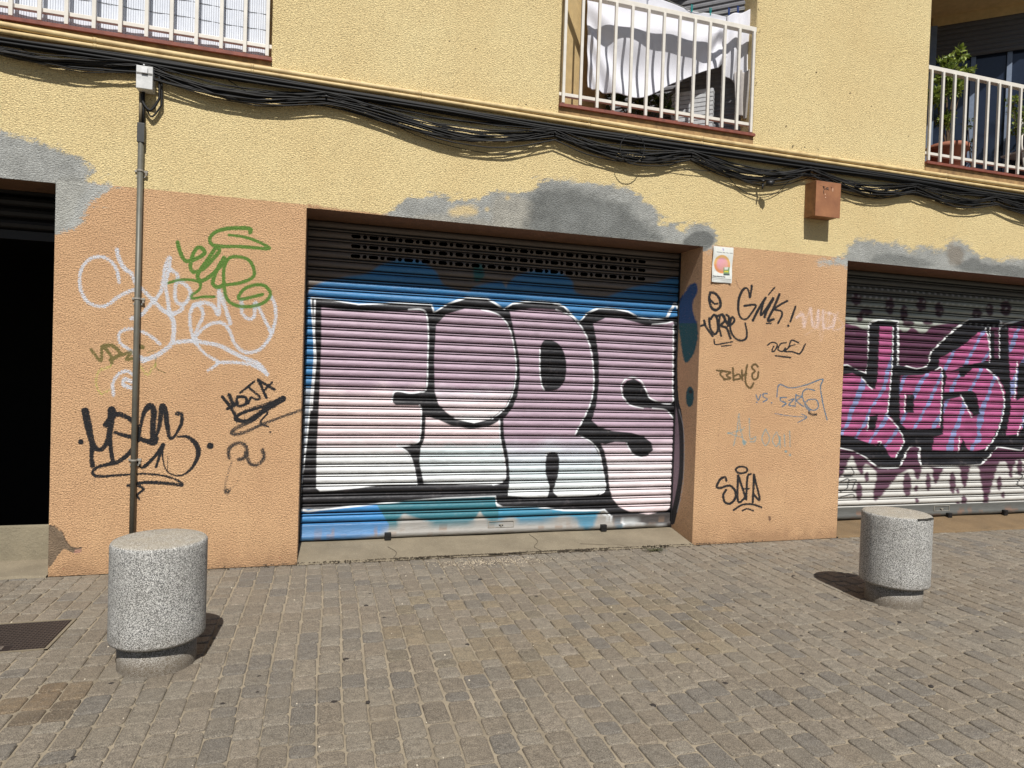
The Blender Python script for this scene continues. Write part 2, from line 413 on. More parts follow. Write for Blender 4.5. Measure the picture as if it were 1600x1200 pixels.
# ------------------------------------------------------------------ key measures of the facade
XA, XB, XC, XD = -1.80, -0.12, 3.385, 5.03      # pier edges
ZL = 2.777                                       # lintel underside
REV = 0.41                                       # depth of the door reveals
ZF = 3.845                                       # balcony floor
ZT = 6.45
WX0, WX1 = -4.2, 10.2
LOG = [(-4.0, -0.403), (1.922, 3.872), (5.955, 9.9)]   # the three loggia openings

# ------------------------------------------------------------------ ground and paving
mb = MB()   # one sheet, open under the building
GV = [(-60, -60), (-4.3, -60), (10.3, -60), (60, -60), (-60, .03), (-4.3, .03), (10.3, .03), (60, .03), (-60, 4.2), (-4.3, 4.2), (10.3, 4.2), (60, 4.2), (-60, 60), (-4.3, 60), (10.3, 60), (60, 60)]
mb.add([(x, y, -.03) for x, y in GV], [(j*4+i, j*4+i+1, j*4+i+5, j*4+i+4) for j in range(3) for i in range(3) if not (i == 1 and j == 1)])
tag(mb.build('ground', M_ASPH), None, None, kind='structure')
mb = MB(); mb.quad((-5.5, -6.6, -.0068), (11.5, -6.6, -.0068), (11.5, .02, -.0068), (-5.5, .02, -.0068))
tag(mb.build('paving_bed', M_SAND), None, None, kind='structure')

BL = np.array([-.757, -1.63]); BR = np.array([4.0, -1.65])
GX0 = gr(0, 975)[:2]; GX1 = gr(117, 967)[:2]; GX2 = gr(95, 1012)[:2]
_rr = np.random.default_rng(11); ROWX = [-5.2]
while ROWX[-1] < 11: ROWX.append(ROWX[-1]+.116+_rr.normal(0, .0022))
_k = int(np.argmin([abs(x_-GX1[0]) for x_ in ROWX])); _d = GX1[0]+.008-ROWX[_k]; ROWX = [x_+_d for x_ in ROWX]
grate_rect = (ROWX[_k-6]+.008, ROWX[_k]-.008, min(GX2[1], GX1[1]-.25), GX1[1]+.0)
def build_paving():
    V = []; Q3 = []; colr = []; base = 0
    k = 12; ring = []
    for c in range(4):
        for j in range(3):
            a = math.pi/2*c+math.pi/4*j; ring.append((c, a))
    sgn = [(1, 1), (-1, 1), (-1, -1), (1, -1)]
    faces4 = []; faces_top = []
    pal = [S(146, 136, 120), S(142, 132, 117), S(134, 126, 113), S(150, 139, 123), S(138, 127, 111), S(126, 120, 111), S(150, 141, 126), S(141, 129, 112)]
    pal = [p/1.13 for p in pal]
    for row in range(len(ROWX)-1):
        x0 = ROWX[row]; w = ROWX[row+1]-x0; ing = _k-6 <= row < _k
        y = -6.3+rng.random()*.2
        while y < -.005:
            L = rng.choice([.095, .125, .15, .17, .19], p=[.2, .2, .25, .2, .15])*rng.uniform(.94, 1.06)
            y0 = y; y1 = min(y+L, -.004)
            if ing and y0 < grate_rect[2] < y1+.05: y1 = grate_rect[2]-.006; y = grate_rect[3]+.006
            else: y = y1
            if y1-y0 < .03: break
            cx, cy = (x0+x0+w)/2, (y0+y1)/2
            # wavering rows
            wob = .012*math.sin(cy*2.1+row*.35)+.01*math.sin(cy*.9+1.3)
            cx += wob
            if abs(cx-(grate_rect[0]+grate_rect[1])/2) < .62 and abs(cy-grate_rect[3]) < .5: cx -= wob
            if -.12 < cx < 3.38 and cy > -.05: pass
            hx = w/2-.0026-rng.random()*.003; hy = (y1-y0)/2-.0030-rng.random()*.0028
            if cy > -.35: hx += .001; hy += .001
            r0 = rng.uniform(.0135, .024)
            if hy < .018: continue
            tz = abs(rng.normal(0, .0014)); tx, ty = rng.normal(0, .010, 2)
            rot = rng.normal(0, .012); cr, sr = math.cos(rot), math.sin(rot)
            rings = []
            for (ins, z) in ((0, -.02), (.0, -.0045), (.0035, -.0008), (.0095, .0006)):
                pts = []
                for i, (c, a) in enumerate(ring):
                    rr = r0*(1+.25*math.sin(i*2.7+cx*40)); sx_, sy_ = sgn[c]
                    rr = min(rr, hx*.8, hy*.8)
                    px = sx_*(hx-rr); py = sy_*(hy-rr)
                    px += (rr-ins)*math.cos(a); py += (rr-ins)*math.sin(a)
                    j = 1+.03*math.sin(i*5.1+cy*31+cx*17)
                    px *= j; py *= j
                    pts.append((cx+px*cr-py*sr, cy+px*sr+py*cr, z+tz+(px*tx+py*ty if z > -.01 else 0)))
                rings.append(pts)
            for pts in rings: V.extend(pts)
            for rI in range(3):
                for i in range(k):
                    j = (i+1) % k
                    faces4.append((base+rI*k+i, base+rI*k+j, base+(rI+1)*k+j, base+(rI+1)*k+i))
            faces_top.append(tuple(base+3*k+i for i in range(k)))
            base += 4*k
            t = fbm(np.array([cx*1.1]), np.array([cy*1.3]), 3, 3)[0]
            col = pal[rng.integers(len(pal))]*(.88+.24*t)*rng.uniform(.96, 1.04)
            # sandier patch in the middle of the pavement
            dd = math.hypot((cx-1.5)/1.2, (cy+1.5)/.8)
            if dd < 1 and rng.random() < .4: col = col*np.array([1.05, .98, .82])
            # rusty stain left of the near bollard
            ds = math.hypot((cx+1.12)/.16, (cy+1.95)/.22)
            if ds < 1: col = col*np.array([.8, .66, .5])
            colr.extend([(*col, 1)]*(4*k))
    me = bpy.data.meshes.new('pavement'); me.from_pydata(V, [], faces4+faces_top); me.update()
    set_col(me, 'tone', colr)
    o = link('pavement', me, M_SETT, None, False)
    me.polygons.foreach_set('use_smooth', np.array([True]*len(faces4)+[False]*len(faces_top)))
    tag(o, None, None, kind='structure')
build_paving()

# ------------------------------------------------------------------ the building
BLD = empty('apartment_building')
tag(BLD, 'yellow and orange rendered apartment building with graffitied garage shutters and railed balconies', 'building')

def wall_grid(name, x0, x1, z0, z1, step, mat, painter, left=None, right=None, y=0.0, parent=BLD):
    """front face of a wall as a fine sheet, with reveal returns"""
    nx = max(2, int((x1-x0)/step)+1); nz = max(2, int((z1-z0)/step)+1)
    xs = np.linspace(x0, x1, nx); U = xs.copy(); YY = np.full(nx, y)
    if left:  # return on the left side (normal -x)
        n = max(2, int(left/step)+1); ys = np.linspace(left, y, n)[:-1]; U = np.r_[np.full(n-1, x0), U]; YY = np.r_[ys, YY]
    if right:
        n = max(2, int(right/step)+1); ys = np.linspace(y, right, n)[1:]; U = np.r_[U, np.full(n-1, x1)]; YY = np.r_[YY, ys]
    zs = np.linspace(z0, z1, nz); nu = len(U)
    Vx = np.tile(U, nz); Vy = np.tile(YY, nz); Vz = np.repeat(zs, nu); V = np.stack([Vx, Vy, Vz], 1)
    px, py = to_px(V); cv = Canvas(px, py)
    # soften the outer corners
    edge = np.zeros(len(V))
    if painter: painter(cv, V)
    me = fast_mesh(name, V, grid_quads(nu, nz)); set_col(me, 'paint', cv.c)
    return link(name, me, mat, parent, True)

CEM = S(174, 175, 170); CEM2 = S(120, 122, 119); CEM3 = S(142, 144, 141); CEML = S(176, 172, 160)
def cement(col, amt=.16, seed=1):
    def f(x, y): return np.asarray(col)[None]*(1+amt*3.2*(fbm(x/16, y/13, seed, 4)-.5)+amt*2.2*(fbm(x/3.2, y/2.6, seed+5, 3)-.5))[:, None]
    return f
def smears(cv, pts, col, n_, spread, L):
    # dry trowel smears feathering out over the paint
    for k in range(n_):
        x, y = pts[random.randrange(len(pts))]; x += random.gauss(0, spread); y += random.gauss(0, spread*.6); a_ = random.uniform(-.5, .3)
        cv.stroke([(x, y), (x+L*math.cos(a_), y+L*math.sin(a_))], [random.uniform(1, 4), .6], col, 2.2, random.uniform(.25, .6), smooth=False)
def patches(cv, V=None):
    smears(cv, [(20, 214), (80, 232), (130, 250), (150, 272), (168, 292), (150, 320), (120, 352), (632, 316), (660, 306), (700, 308), (760, 308), (850, 284), (900, 284), (960, 292), (1005, 315), (1030, 338), (1060, 352), (1095, 352), (1345, 380), (1400, 386), (1440, 392), (1500, 382), (1540, 402), (1590, 408)], S(176, 172, 156), 130, 11, 14)
    # lime-washed cement patches above the doors
    cv.fill([(-20, 205), (20, 212), (60, 222), (90, 235), (120, 244), (148, 268), (135, 276), (138, 284), (172, 290), (162, 302), (140, 318), (128, 345), (112, 358), (84, 363), (60, 330), (-20, 320)], cement(CEM, .14), 7, .98, True, 8, 3)
    cv.fill([(84, 285), (135, 284), (120, 320), (105, 350), (84, 360)], cement(S(166, 165, 156), .08), 5, .6, True, 5, 9)
    cv.fill([(628, 316), (640, 307), (665, 309), (690, 304), (706, 312), (740, 312), (775, 300), (800, 300), (836, 296), (845, 284), (875, 280), (905, 285), (945, 288), (985, 296), (1005, 312), (1028, 330), (1032, 350), (1052, 348), (1066, 362), (1085, 350), (1110, 352), (1120, 372), (1104, 392), (1060, 388), (640, 352)], cement(CEM, .15, 5), 6, .98, True, 8, 5)
    cv.fill([(640, 340), (700, 335), (760, 345), (900, 372), (1050, 385), (1050, 378), (640, 352)], cement(CEML, .2, 8), 4, .7, True, 4, 7)
    cv.fill([(770, 312), (800, 305), (835, 318), (838, 350), (820, 364), (775, 362)], cement(CEML, .2, 2), 5, .8, True, 3, 2)
    cv.fill([(836, 298), (900, 296), (935, 306), (975, 320), (1000, 345), (1028, 366), (1026, 378), (960, 380), (900, 376), (825, 364), (828, 330)], cement(CEM2, .16, 4), 9, .9, True, 7, 4)
    cv.fill([(880, 330), (930, 318), (960, 340), (950, 365), (880, 362)], cement(CEM3, .2, 6), 9, .6, True, 4, 6)
    cv.fill([(1068, 376), (1080, 366), (1102, 362), (1115, 374), (1104, 390), (1070, 386)], cement(CEM2, .1, 6), 2, .95, True, 3, 6)
    cv.fill([(700, 330), (722, 322), (745, 326), (740, 335), (715, 337)], YEL2, 4, .8, True, 5, 12)
    cv.dot(793, 309, 3, YEL2, 3, .8); cv.dot(761, 327, 3, YEL2, 3, .8)
    cv.fill([(1318, 402), (1325, 385), (1345, 376), (1400, 382), (1425, 392), (1440, 386), (1470, 392), (1490, 378), (1510, 384), (1530, 400), (1560, 408), (1580, 404), (1660, 415), (1660, 445), (1300, 415)], cement(CEM, .14, 7), 7, .98, True, 8, 8)
    cv.fill([(1365, 402), (1390, 396), (1430, 404), (1460, 412), (1440, 418), (1370, 412)], cement(CEM2, .1, 3), 3, .7, True, 4, 3)
    cv.fill([(1500, 412), (1520, 404), (1545, 412), (1600, 418), (1620, 438), (1505, 422)], cement(CEM2, .1, 3), 3, .85, True, 4, 3)
    cv.fill([(1480, 388), (1495, 384), (1508, 396), (1500, 412), (1484, 410)], cement(S(140, 128, 112), .1, 3), 3, .7, True, 3, 3)
def paint_yellow(cv, V):
    cv.fill([(480, 318), (560, 330), (640, 340), (640, 352), (480, 330)], ORA2, 2.5, .9, False, 2, 2)
    patches(cv, V)
    # grimy runs under the cables
    for x, y0, y1, w in ((800, 200, 290, 9), (850, 210, 280, 14), (1075, 250, 300, 8), (1395, 300, 370, 16), (1490, 320, 380, 14), (1130, 300, 350, 10), (620, 170, 215, 8)):
        cv.stroke([(x, y0), (x-2, (y0+y1)/2), (x-3, y1)], [w, w*.7, w*.3], S(190, 150, 92), 7, .25)
    for k in range(46):  # old plaster nicks along the pipes
        x = random.choice([random.gauss(1245, 22), random.gauss(870, 25), random.uniform(0, 1600)]); y = 36+.1605*x-10+random.gauss(0, 3)
        cv.dot(x, y, random.uniform(.6, 1.6), S(60, 50, 38), .8, .9)

BK = S(30, 30, 33); GRN = S(92, 128, 52); SIL = S(208, 210, 216); OLV = S(120, 108, 62)
def paint_left(cv, V):
    patches(cv, V)
    cv.halo = True
    t5 = lambda p: T(p, 80, 320, 4); t6 = lambda p: T(p, 80, 560, 4)
    # slightly darker zone along the right edge
    cv.fill([(470, 330), (440, 400), (460, 640), (455, 880), (480, 880)], ORA*.9, 14, .3, True)
    for P, w in (([(425, 485), (410, 410), (370, 350), (310, 325), (240, 340), (190, 400), (178, 480), (195, 560), (240, 615), (310, 635), (360, 620), (420, 575), (490, 540), (530, 530)], 6.5),
                 ([(410, 280), (425, 340), (460, 400), (500, 430), (530, 490), (570, 530), (640, 600), (700, 660), (760, 680), (810, 660), (820, 645)], 7.5),
                 ([(500, 710), (560, 690), (640, 600), (690, 530), (710, 400), (740, 330), (735, 400), (715, 500), (730, 600), (740, 680)], 7),
                 ([(740, 400), (790, 440), (775, 520), (780, 600), (830, 620), (870, 560), (850, 510), (800, 480)], 7),
                 ([(740, 680), (765, 740), (760, 850), (720, 900), (640, 950), (570, 975)], 8.5),
                 ([(680, 870), (620, 820), (560, 790), (490, 775), (430, 800), (430, 860), (480, 900), (540, 940), (590, 965)], 6),
                 ([(770, 860), (880, 850), (950, 860), (1050, 880), (1130, 920), (1210, 960), (1290, 990), (1350, 1060)], 7.5),
                 ([(900, 860), (960, 930), (1040, 985), (980, 1035)], 5.5), ([(1040, 985), (1140, 985), (1250, 1000), (1330, 1040)], 6),
                 ([(890, 840), (870, 760), (870, 670), (910, 620), (950, 680), (920, 760), (890, 840), (940, 780), (1010, 740), (1070, 740), (1110, 780), (1150, 870), (1210, 920), (1290, 910), (1360, 840), (1400, 730), (1400, 640), (1380, 580)], 6.5),
                 ([(890, 630), (950, 610), (1010, 630), (1045, 685), (1050, 600), (1050, 540), (1080, 620), (1120, 740)], 7.5),
                 ([(1190, 600), (1195, 680), (1240, 715), (1270, 690), (1275, 610), (1320, 690), (1370, 790)], 6.5),
                 ([(390, 1190), (385, 1120), (420, 1060), (470, 1040), (510, 1060)], 6), ([(512, 1110), (460, 1090), (450, 1125), (505, 1145)], 7)):
        cv.stroke(t5(P), w*.92, SIL, 2.0, .70)
    for P, w in (([(790, 235), (805, 290), (840, 350), (900, 340), (960, 300), (925, 265), (890, 300), (870, 380), (890, 420), (950, 400), (1010, 340), (1050, 290), (1030, 270), (980, 340), (930, 410), (915, 450), (940, 475), (1000, 440), (1060, 380), (1080, 330), (1030, 420), (1010, 490), (1040, 515), (1080, 500)], 6.2),
                 ([(1090, 500), (1170, 490), (1250, 460), (1270, 420), (1240, 350), (1170, 325), (1110, 335), (1080, 400), (1080, 500), (1100, 590), (1160, 630), (1250, 635), (1330, 610), (1370, 560), (1340, 510), (1280, 500), (1210, 525), (1170, 575), (1190, 590), (1260, 575), (1320, 560)], 5.2),
                 ([(1245, 170), (1240, 150), (1180, 145), (1090, 150), (1020, 175), (990, 215), (1010, 250), (1080, 260), (1200, 262), (1350, 275), (1350, 260), (1280, 225), (1200, 200), (1110, 188)], [7, 6, 5.5, 5, 4]),
                 ([(735, 488), (800, 470), (880, 470), (930, 490), (925, 530), (880, 565), (885, 585), (950, 575), (1020, 575)], 4.2)):
        cv.stroke(t5(P), w, GRN, 1.1, .97)
    for P, w in (([(250, 905), (310, 975), (320, 890), (370, 940), (380, 990)], 5), ([(320, 885), (380, 880), (430, 930), (370, 970)], 6), ([(440, 940), (500, 920), (470, 965), (512, 960)], 5), ([(555, 885), (572, 890)], 7), ([(600, 925), (655, 908)], 1.6), ([(655, 960), (655, 1020), (710, 1050)], 1.8)):
        cv.stroke(t5(P), w, OLV, 1, .9)
    for P in ([(370, 1010), (300, 1040), (280, 1110), (310, 1180), (360, 1160)], [(560, 1010), (600, 1060), (650, 1000)]):
        cv.stroke(t5(P), 5, S(190, 190, 96), 2.5, .5)
    # MDAN tag
    cv.stroke(t6([(212, 330), (232, 420), (258, 530), (300, 572), (340, 540), (368, 450), (378, 325)]), [12, 12, 9, 6.5, 7, 9, 13], BK, 1.3)
    cv.stroke(t6([(256, 540), (252, 620), (258, 668)]), [8, 6.5, 8], BK, 1.2)
    cv.stroke(t6([(365, 440), (372, 560), (385, 645)]), 7, BK, 1.2)
    cv.stroke(t6([(340, 415), (400, 352), (470, 365), (520, 410), (545, 460), (530, 520), (490, 590), (420, 645), (360, 662), (290, 680), (258, 715), (300, 738), (420, 730), (600, 722), (720, 738), (800, 768), (818, 792), (760, 785), (600, 775), (480, 795)]), [9, 8, 7, 6, 7, 7, 6, 4.5, 5, 3.5, 3, 3.5, 5.5, 5.5, 5], BK, 1.3, .93)
    cv.stroke(t6([(400, 462), (450, 480), (560, 505), (640, 530), (665, 500)]), [5, 6, 7, 8, 4], BK, 1.1)
    cv.stroke(t6([(548, 520), (560, 420), (580, 340), (612, 300), (640, 320), (636, 420), (635, 510)]), [3, 5, 7, 11, 10, 9, 9], BK, 1.5, .95)
    cv.stroke(t6([(650, 510), (672, 440), (685, 360), (697, 302), (715, 340), (725, 420), (742, 498), (775, 480), (812, 410), (815, 352), (788, 345)]), [3, 6, 8, 11, 9, 8, 5, 4, 6, 6, 7], BK, 1.4, .95)
    cv.stroke(t6([(790, 490), (850, 490), (900, 530), (920, 590), (890, 670), (830, 725), (770, 730), (720, 700), (700, 640), (695, 560), (700, 540)]), [2.5, 5, 8, 8, 5, 3, 2, 2, 2, 3, 4], BK, 1.2)
    cv.stroke(t6([(700, 540), (650, 610), (590, 670), (560, 682), (540, 650)]), [6, 5, 6, 2, 3], BK, 1)
    cv.stroke(t6([(700, 545), (680, 600), (655, 680)]), [5, 4, 4], BK, 1)
    cv.stroke(t6([(540, 795), (578, 818), (540, 850), (550, 880)]), 3.6, BK, 1)
    for x, y, r in ((185, 522, 4.3), (993, 547, 5.3), (1370, 461, 1.6)): cv.dot(80+x/4, 560+y/4, r, BK, .9)
    # HOJA
    for P, w in (([(1070, 240), (1130, 320), (1165, 390)], 5), ([(1112, 228), (1140, 295)], 6), ([(1100, 318), (1165, 278)], 4), ([(1165, 240), (1215, 245), (1215, 285), (1170, 297), (1158, 262), (1168, 238)], 4.5),
                 ([(1182, 215), (1270, 143)], 3.6), ([(1232, 180), (1302, 240), (1285, 258), (1250, 245), (1232, 282)], 3.8), ([(1295, 135), (1345, 245)], 4.4), ([(1297, 137), (1395, 195)], 4.4), ([(1328, 205), (1380, 150)], 3.4),
                 ([(1450, 250), (1330, 300), (1200, 340), (1150, 382), (1240, 388), (1350, 310), (1450, 255)], [9, 4, 4, 5, 6, 7, 9]), ([(1150, 375), (1250, 395), (1330, 335), (1350, 345), (1308, 400), (1355, 428)], 3)):
        cv.stroke(t6(P), w, BK, .9, .96)
    cv.stroke(t6([(1165, 350), (1260, 310), (1370, 270)]), 4, BK, 2, .6); cv.stroke(t6([(1240, 385), (1300, 345), (1400, 290)]), 7, BK, 1.6, .8)
    cv.stroke(t6([(1240, 400), (1150, 440), (1132, 470), (1200, 465), (1350, 400), (1575, 318)]), [5, 7, 6, 5, 4], S(60, 54, 50), 2, .75)
    cv.stroke(t6([(1110, 620), (1115, 560), (1175, 528), (1222, 560), (1205, 620), (1170, 632)]), 6, S(58, 52, 48), 2.2, .78)
    cv.stroke(t6([(1222, 590), (1240, 655), (1290, 665), (1330, 620), (1320, 572)]), 6, S(58, 52, 48), 2.2, .74)
    cv.stroke(t6([(1130, 640), (1100, 740), (1085, 830)]), 5, S(92, 80, 68), 3, .5); cv.stroke(t6([(1190, 710), (1150, 790), (1095, 840)]), 4, S(92, 80, 68), 3, .4)
    cv.dot(80+1100/4, 560+832/4, 5, S(60, 52, 46), 3, .7)
    for P in ([(90, 600), (130, 590), (160, 596), (190, 588)], [(330, 820), (336, 850), (330, 884)], [(420, 330), (428, 380), (420, 440)], [(380, 862), (420, 868), (440, 880)]): cv.stroke(P, .8, S(136, 94, 66), .7, .5)
    for x, y0, y1 in ((148, 744, 772), (262, 712, 738), (383, 640, 662)): cv.stroke([(x, y0), (x-.5, y1)], [1.6, 1.0], BK, .8, .8, smooth=False)
    # lost plaster by the doorway
    cv.fill([(74, 821), (84, 822), (98, 832), (102, 843), (110, 853), (120, 857), (127, 855), (127, 862), (117, 865), (106, 860), (99, 857), (75, 890)], cement(S(124, 106, 86), .16), .7, 1, False, 1.2, 3)
    cv.stroke([(75, 821), (86, 822), (98, 832), (102, 843), (112, 855), (127, 855)], 1.1, S(60, 46, 36), .6, .9)
    cv.fill([(117, 859), (127, 858), (127, 863), (116, 865)], S(186, 140, 120), .8, .9)
    for k in range(30):
        x = random.uniform(75, 468); y = 892-.05*(x-75)-abs(random.gauss(0, 7)); cv.dot(x, y, random.uniform(.5, 1.6), S(150, 92, 66), 1.2, .6)

def paint_mid(cv, V):
    patches(cv, V)
    cv.halo = True
    for P in ([(1120, 600), (1126, 640), (1122, 700), (1130, 760)], [(1230, 760), (1226, 800), (1232, 842)], [(1280, 430), (1276, 470), (1284, 520)]): cv.stroke(P, .8, S(132, 92, 66), .7, .55)
    a = lambda p: T(p, 1060, 380, 5.714); b = lambda p: T(p, 1060, 560, 4)
    # reveal paint only where the reveal is
    fr = V[:, 1] > .004
    cj = Canvas(cv.x, cv.y)
    cj.fill([(1073, 452), (1079, 444), (1088, 443), (1090, 455), (1083, 472), (1083, 488), (1090, 508), (1090, 530), (1083, 555), (1070, 566), (1063, 530), (1058, 480)], lambda x, y: np.where((y < 505)[:, None], S(22, 74, 128), S(18, 88, 98)), 2, .93, True)
    cj.fill([(1073, 610), (1079, 604), (1084, 612), (1083, 630), (1077, 636), (1072, 628)], S(20, 84, 92), 1.6, .95, True); cj.dot(1079, 612, 3, BK, 1.5)
    cj.fill([(1050, 600), (1058, 640), (1064, 665), (1064, 720), (1060, 770), (1050, 812)], S(150, 128, 140), 1, .9, True)
    cj.stroke([(1056, 560), (1057, 620), (1062, 648), (1065, 690), (1064, 740), (1058, 780), (1050, 815)], [4, 6, 7, 7, 7, 8, 9], BK, .8)
    cj.stroke([(1061, 640), (1068, 670), (1069, 720), (1066, 765), (1058, 800)], 1.2, S(190, 190, 192), .8, .7)
    for P, w in (([(285, 440), (275, 500), (295, 575), (338, 596), (375, 560), (368, 500), (335, 455), (300, 440)], 4.2), ([(280, 500), (320, 540), (350, 540)], 3),
                 ([(192, 742), (235, 728)], 3.2), ([(230, 690), (245, 745), (305, 830)], 3.4), ([(275, 670), (285, 760), (325, 812), (352, 770), (345, 680), (320, 640), (285, 680)], 3.6),
                 ([(370, 660), (362, 740), (382, 828)], 3.2), ([(350, 650), (395, 640), (415, 690), (380, 735), (430, 760), (465, 850)], 3.8), ([(395, 640), (440, 720), (450, 660), (430, 640)], 3.6),
                 ([(440, 740), (480, 720), (500, 685), (478, 660), (462, 720), (470, 790), (510, 850), (560, 870), (602, 852), (612, 800), (596, 716)], [3, 3.4, 3.4, 3.4, 3, 3.4, 3.4, 3.2, 2.8]),
                 ([(318, 862), (330, 903), (400, 895), (482, 880)], 2.6), ([(385, 920), (470, 911)], 2.2),
                 ([(655, 380), (648, 440), (638, 485), (628, 430), (605, 400), (570, 425), (540, 500), (535, 600), (560, 668), (610, 675), (655, 620), (690, 552), (590, 560)], [3.6, 3, 3, 3, 4, 4, 3.4, 3, 3, 3, 3.6]),
                 ([(778, 488), (715, 590), (665, 690)], 4), ([(760, 520), (735, 640), (780, 590), (845, 490)], 3.4), ([(845, 500), (790, 600), (770, 660)], 4), ([(902, 458), (850, 580), (800, 688), (850, 680)], 4),
                 ([(860, 395), (805, 460)], 2.6), ([(972, 515), (900, 555), (862, 592), (915, 605), (925, 640), (890, 715)], 3.2), ([(1045, 565), (1000, 700)], 3.2), ([(785, 716), (828, 716)], 2.4),
                 ([(795, 910), (840, 885), (882, 905), (860, 960), (835, 965), (850, 920)], 2.4), ([(962, 888), (912, 900), (890, 950), (930, 966), (955, 935)], 2.4), ([(1075, 890), (1010, 868), (985, 930), (948, 965), (1020, 970), (1085, 985), (1132, 903)], 2.8), ([(985, 925), (1040, 905)], 2.2), ([(865, 1005), (1000, 1021)], 2.8)):
        cv.stroke(a(P), w, BK, .8, .97)
    cv.dot(1060+980/5.714, 380+737/5.714, 1.9, BK, .7)
    cv.stroke(a([(1050, 670), (1100, 620), (1120, 750), (1180, 580), (1200, 740), (1250, 600), (1240, 750), (1300, 600), (1290, 760), (1350, 620), (1340, 760), (1420, 620), (1380, 770), (1470, 740), (1400, 640)]), 4.5, S(228, 200, 190), 3.4, .5)
    for P in ([(1180, 580), (1200, 740), (1240, 720), (1250, 600)], [(1060, 660), (1120, 640), (1125, 750)], [(1290, 600), (1300, 750), (1380, 740), (1390, 640), (1320, 620)]): cv.stroke(a(P), 3.2, S(232, 208, 200), 2.6, .5)
    cv.stroke(a([(1130, 820), (1250, 760), (1270, 870), (1300, 770)]), 3.5, S(228, 196, 182), 2.6, .4)
    OL = S(104, 84, 50)
    for P in ([(240, 75), (300, 82)], [(272, 78), (262, 100), (290, 130)], [(290, 80), (325, 88), (300, 105), (325, 125), (285, 132)], [(340, 60), (345, 138)], [(350, 110), (378, 100), (388, 125), (355, 133)], [(396, 75), (400, 135)], [(398, 110), (425, 95)],
              [(430, 42), (420, 100), (422, 160), (450, 185), (470, 155)], [(497, 52), (478, 36), (458, 55), (478, 80), (460, 100), (470, 132), (495, 120), (500, 85)]):
        cv.stroke(b(P), 3, OL, .8, .95)
    BG = S(92, 118, 138)
    for P, w in (([(485, 225), (498, 262), (515, 225)], 2), ([(556, 220), (530, 222), (532, 240), (556, 255), (530, 272)], 2.2), ([(615, 240), (630, 165), (700, 185), (800, 165), (900, 130), (888, 180), (905, 290), (930, 385)], 2.2),
                 ([(675, 245), (640, 245), (640, 265), (672, 280), (650, 300)], 2.6), ([(690, 262), (722, 255), (690, 290), (722, 298)], 2.2), ([(735, 225), (730, 300)], 2), ([(735, 230), (770, 240), (740, 265), (780, 300)], 2.2),
                 ([(852, 200), (800, 192), (775, 220), (785, 270), (830, 322), (872, 310), (865, 262), (815, 258), (790, 290), (820, 330)], 2.2), ([(605, 345), (700, 360), (800, 368)], 1.4), ([(770, 348), (802, 368), (745, 402)], 1.6)):
        cv.stroke(b(P), w, BG, .9, .88)
    for x, y in ((490, 275), (582, 277)): cv.dot(1060+x/4, 560+y/4, 1.3, BG, .6)
    cv.stroke(b([(815, 340), (838, 352), (860, 350)]), 4, BK, 2.5, .9)
    LB = S(140, 160, 158)
    for P in ([(345, 545), (368, 440), (378, 345), (388, 440), (412, 540)], [(310, 470), (400, 445), (410, 430)], [(310, 465), (350, 480), (395, 492)], [(443, 375), (448, 500), (482, 490), (475, 520), (448, 520)],
              [(545, 440), (522, 500), (545, 545), (570, 500), (545, 440)], [(612, 460), (588, 510), (610, 550), (632, 510), (614, 460)], [(634, 490), (636, 556)], [(662, 475), (665, 550)], [(695, 455), (698, 550)]):
        cv.stroke(b(P), 2.3, LB, 1.4, .72)
    cv.dot(1060+412/4, 560+525/4, 3.4, LB, 2, .75)
    for x, y in ((697, 603), (672, 582)): cv.dot(1060+x/4, 560+y/4, 2, LB, 1, .8)
    th = np.linspace(0, 2*np.pi, 15)
    for P, w in (([(300, 765), (292, 743), (262, 755), (240, 800), (262, 810), (320, 795), (355, 830), (352, 880), (320, 908), (290, 897), (280, 855), (298, 822)], 3.6), ([(372, 733), (373, 892), (418, 872)], 3.4), ([(376, 735), (420, 872)], 3.4),
                 ([(452, 723), (432, 742), (424, 882)], 3.2), ([(408, 815), (442, 815)], 2.6), ([(472, 728), (465, 898)], 3.4), ([(472, 728), (508, 882), (472, 852)], 3.2),
                 ([(395+36*math.cos(t), 697+21*math.sin(t)) for t in th], 3), ([(345, 948), (400, 915), (460, 912), (518, 930)], 3), ([(400, 952), (430, 940), (468, 952)], 2.6)):
        cv.stroke(b(P), w, BK, .8, .98)
    cv.stroke([(1150, 437), (1153, 447), (1160, 455)], 1, S(90, 60, 44), .7, .8)
    cv.stroke([(1203, 812), (1202, 808)], 4, S(120, 92, 70), 1.5, .8)
    for x, y in ((1130, 700), (1230, 735), (1150, 705), (1280, 760), (1275, 730)): cv.dot(x, y, 3, S(224, 176, 140), 2.5, .4)
    for k in range(50):
        x = random.uniform(1083, 1307); y = 846-.04*(x-1083)-abs(random.gauss(0, 14)); cv.dot(x, y, random.uniform(.4, 1.1), S(120, 76, 52), .9, .6)
    m = np.where(fr)[0]; cv.c[m] = cj.c[m]
    patch = Canvas(cv.x[m], cv.y[m])

o = wall_grid('pier', XA, XB, 0.0, 2.80, .006, M_ORA, paint_left, left=REV, right=REV); o['label'] = 'wide orange pier with silver, green and black tags'
o = wall_grid('pier', XC, XD, 0.0, 2.80, .006, M_ORA, paint_mid, left=REV, right=REV); o['label'] = 'narrower orange pier with small black and blue tags and a poster'
o = wall_grid('facade_wall', WX0, WX1, 2.80, ZF-.012, .0085, M_YEL, paint_yellow); o['label'] = 'yellow rendered band above the garage doors'
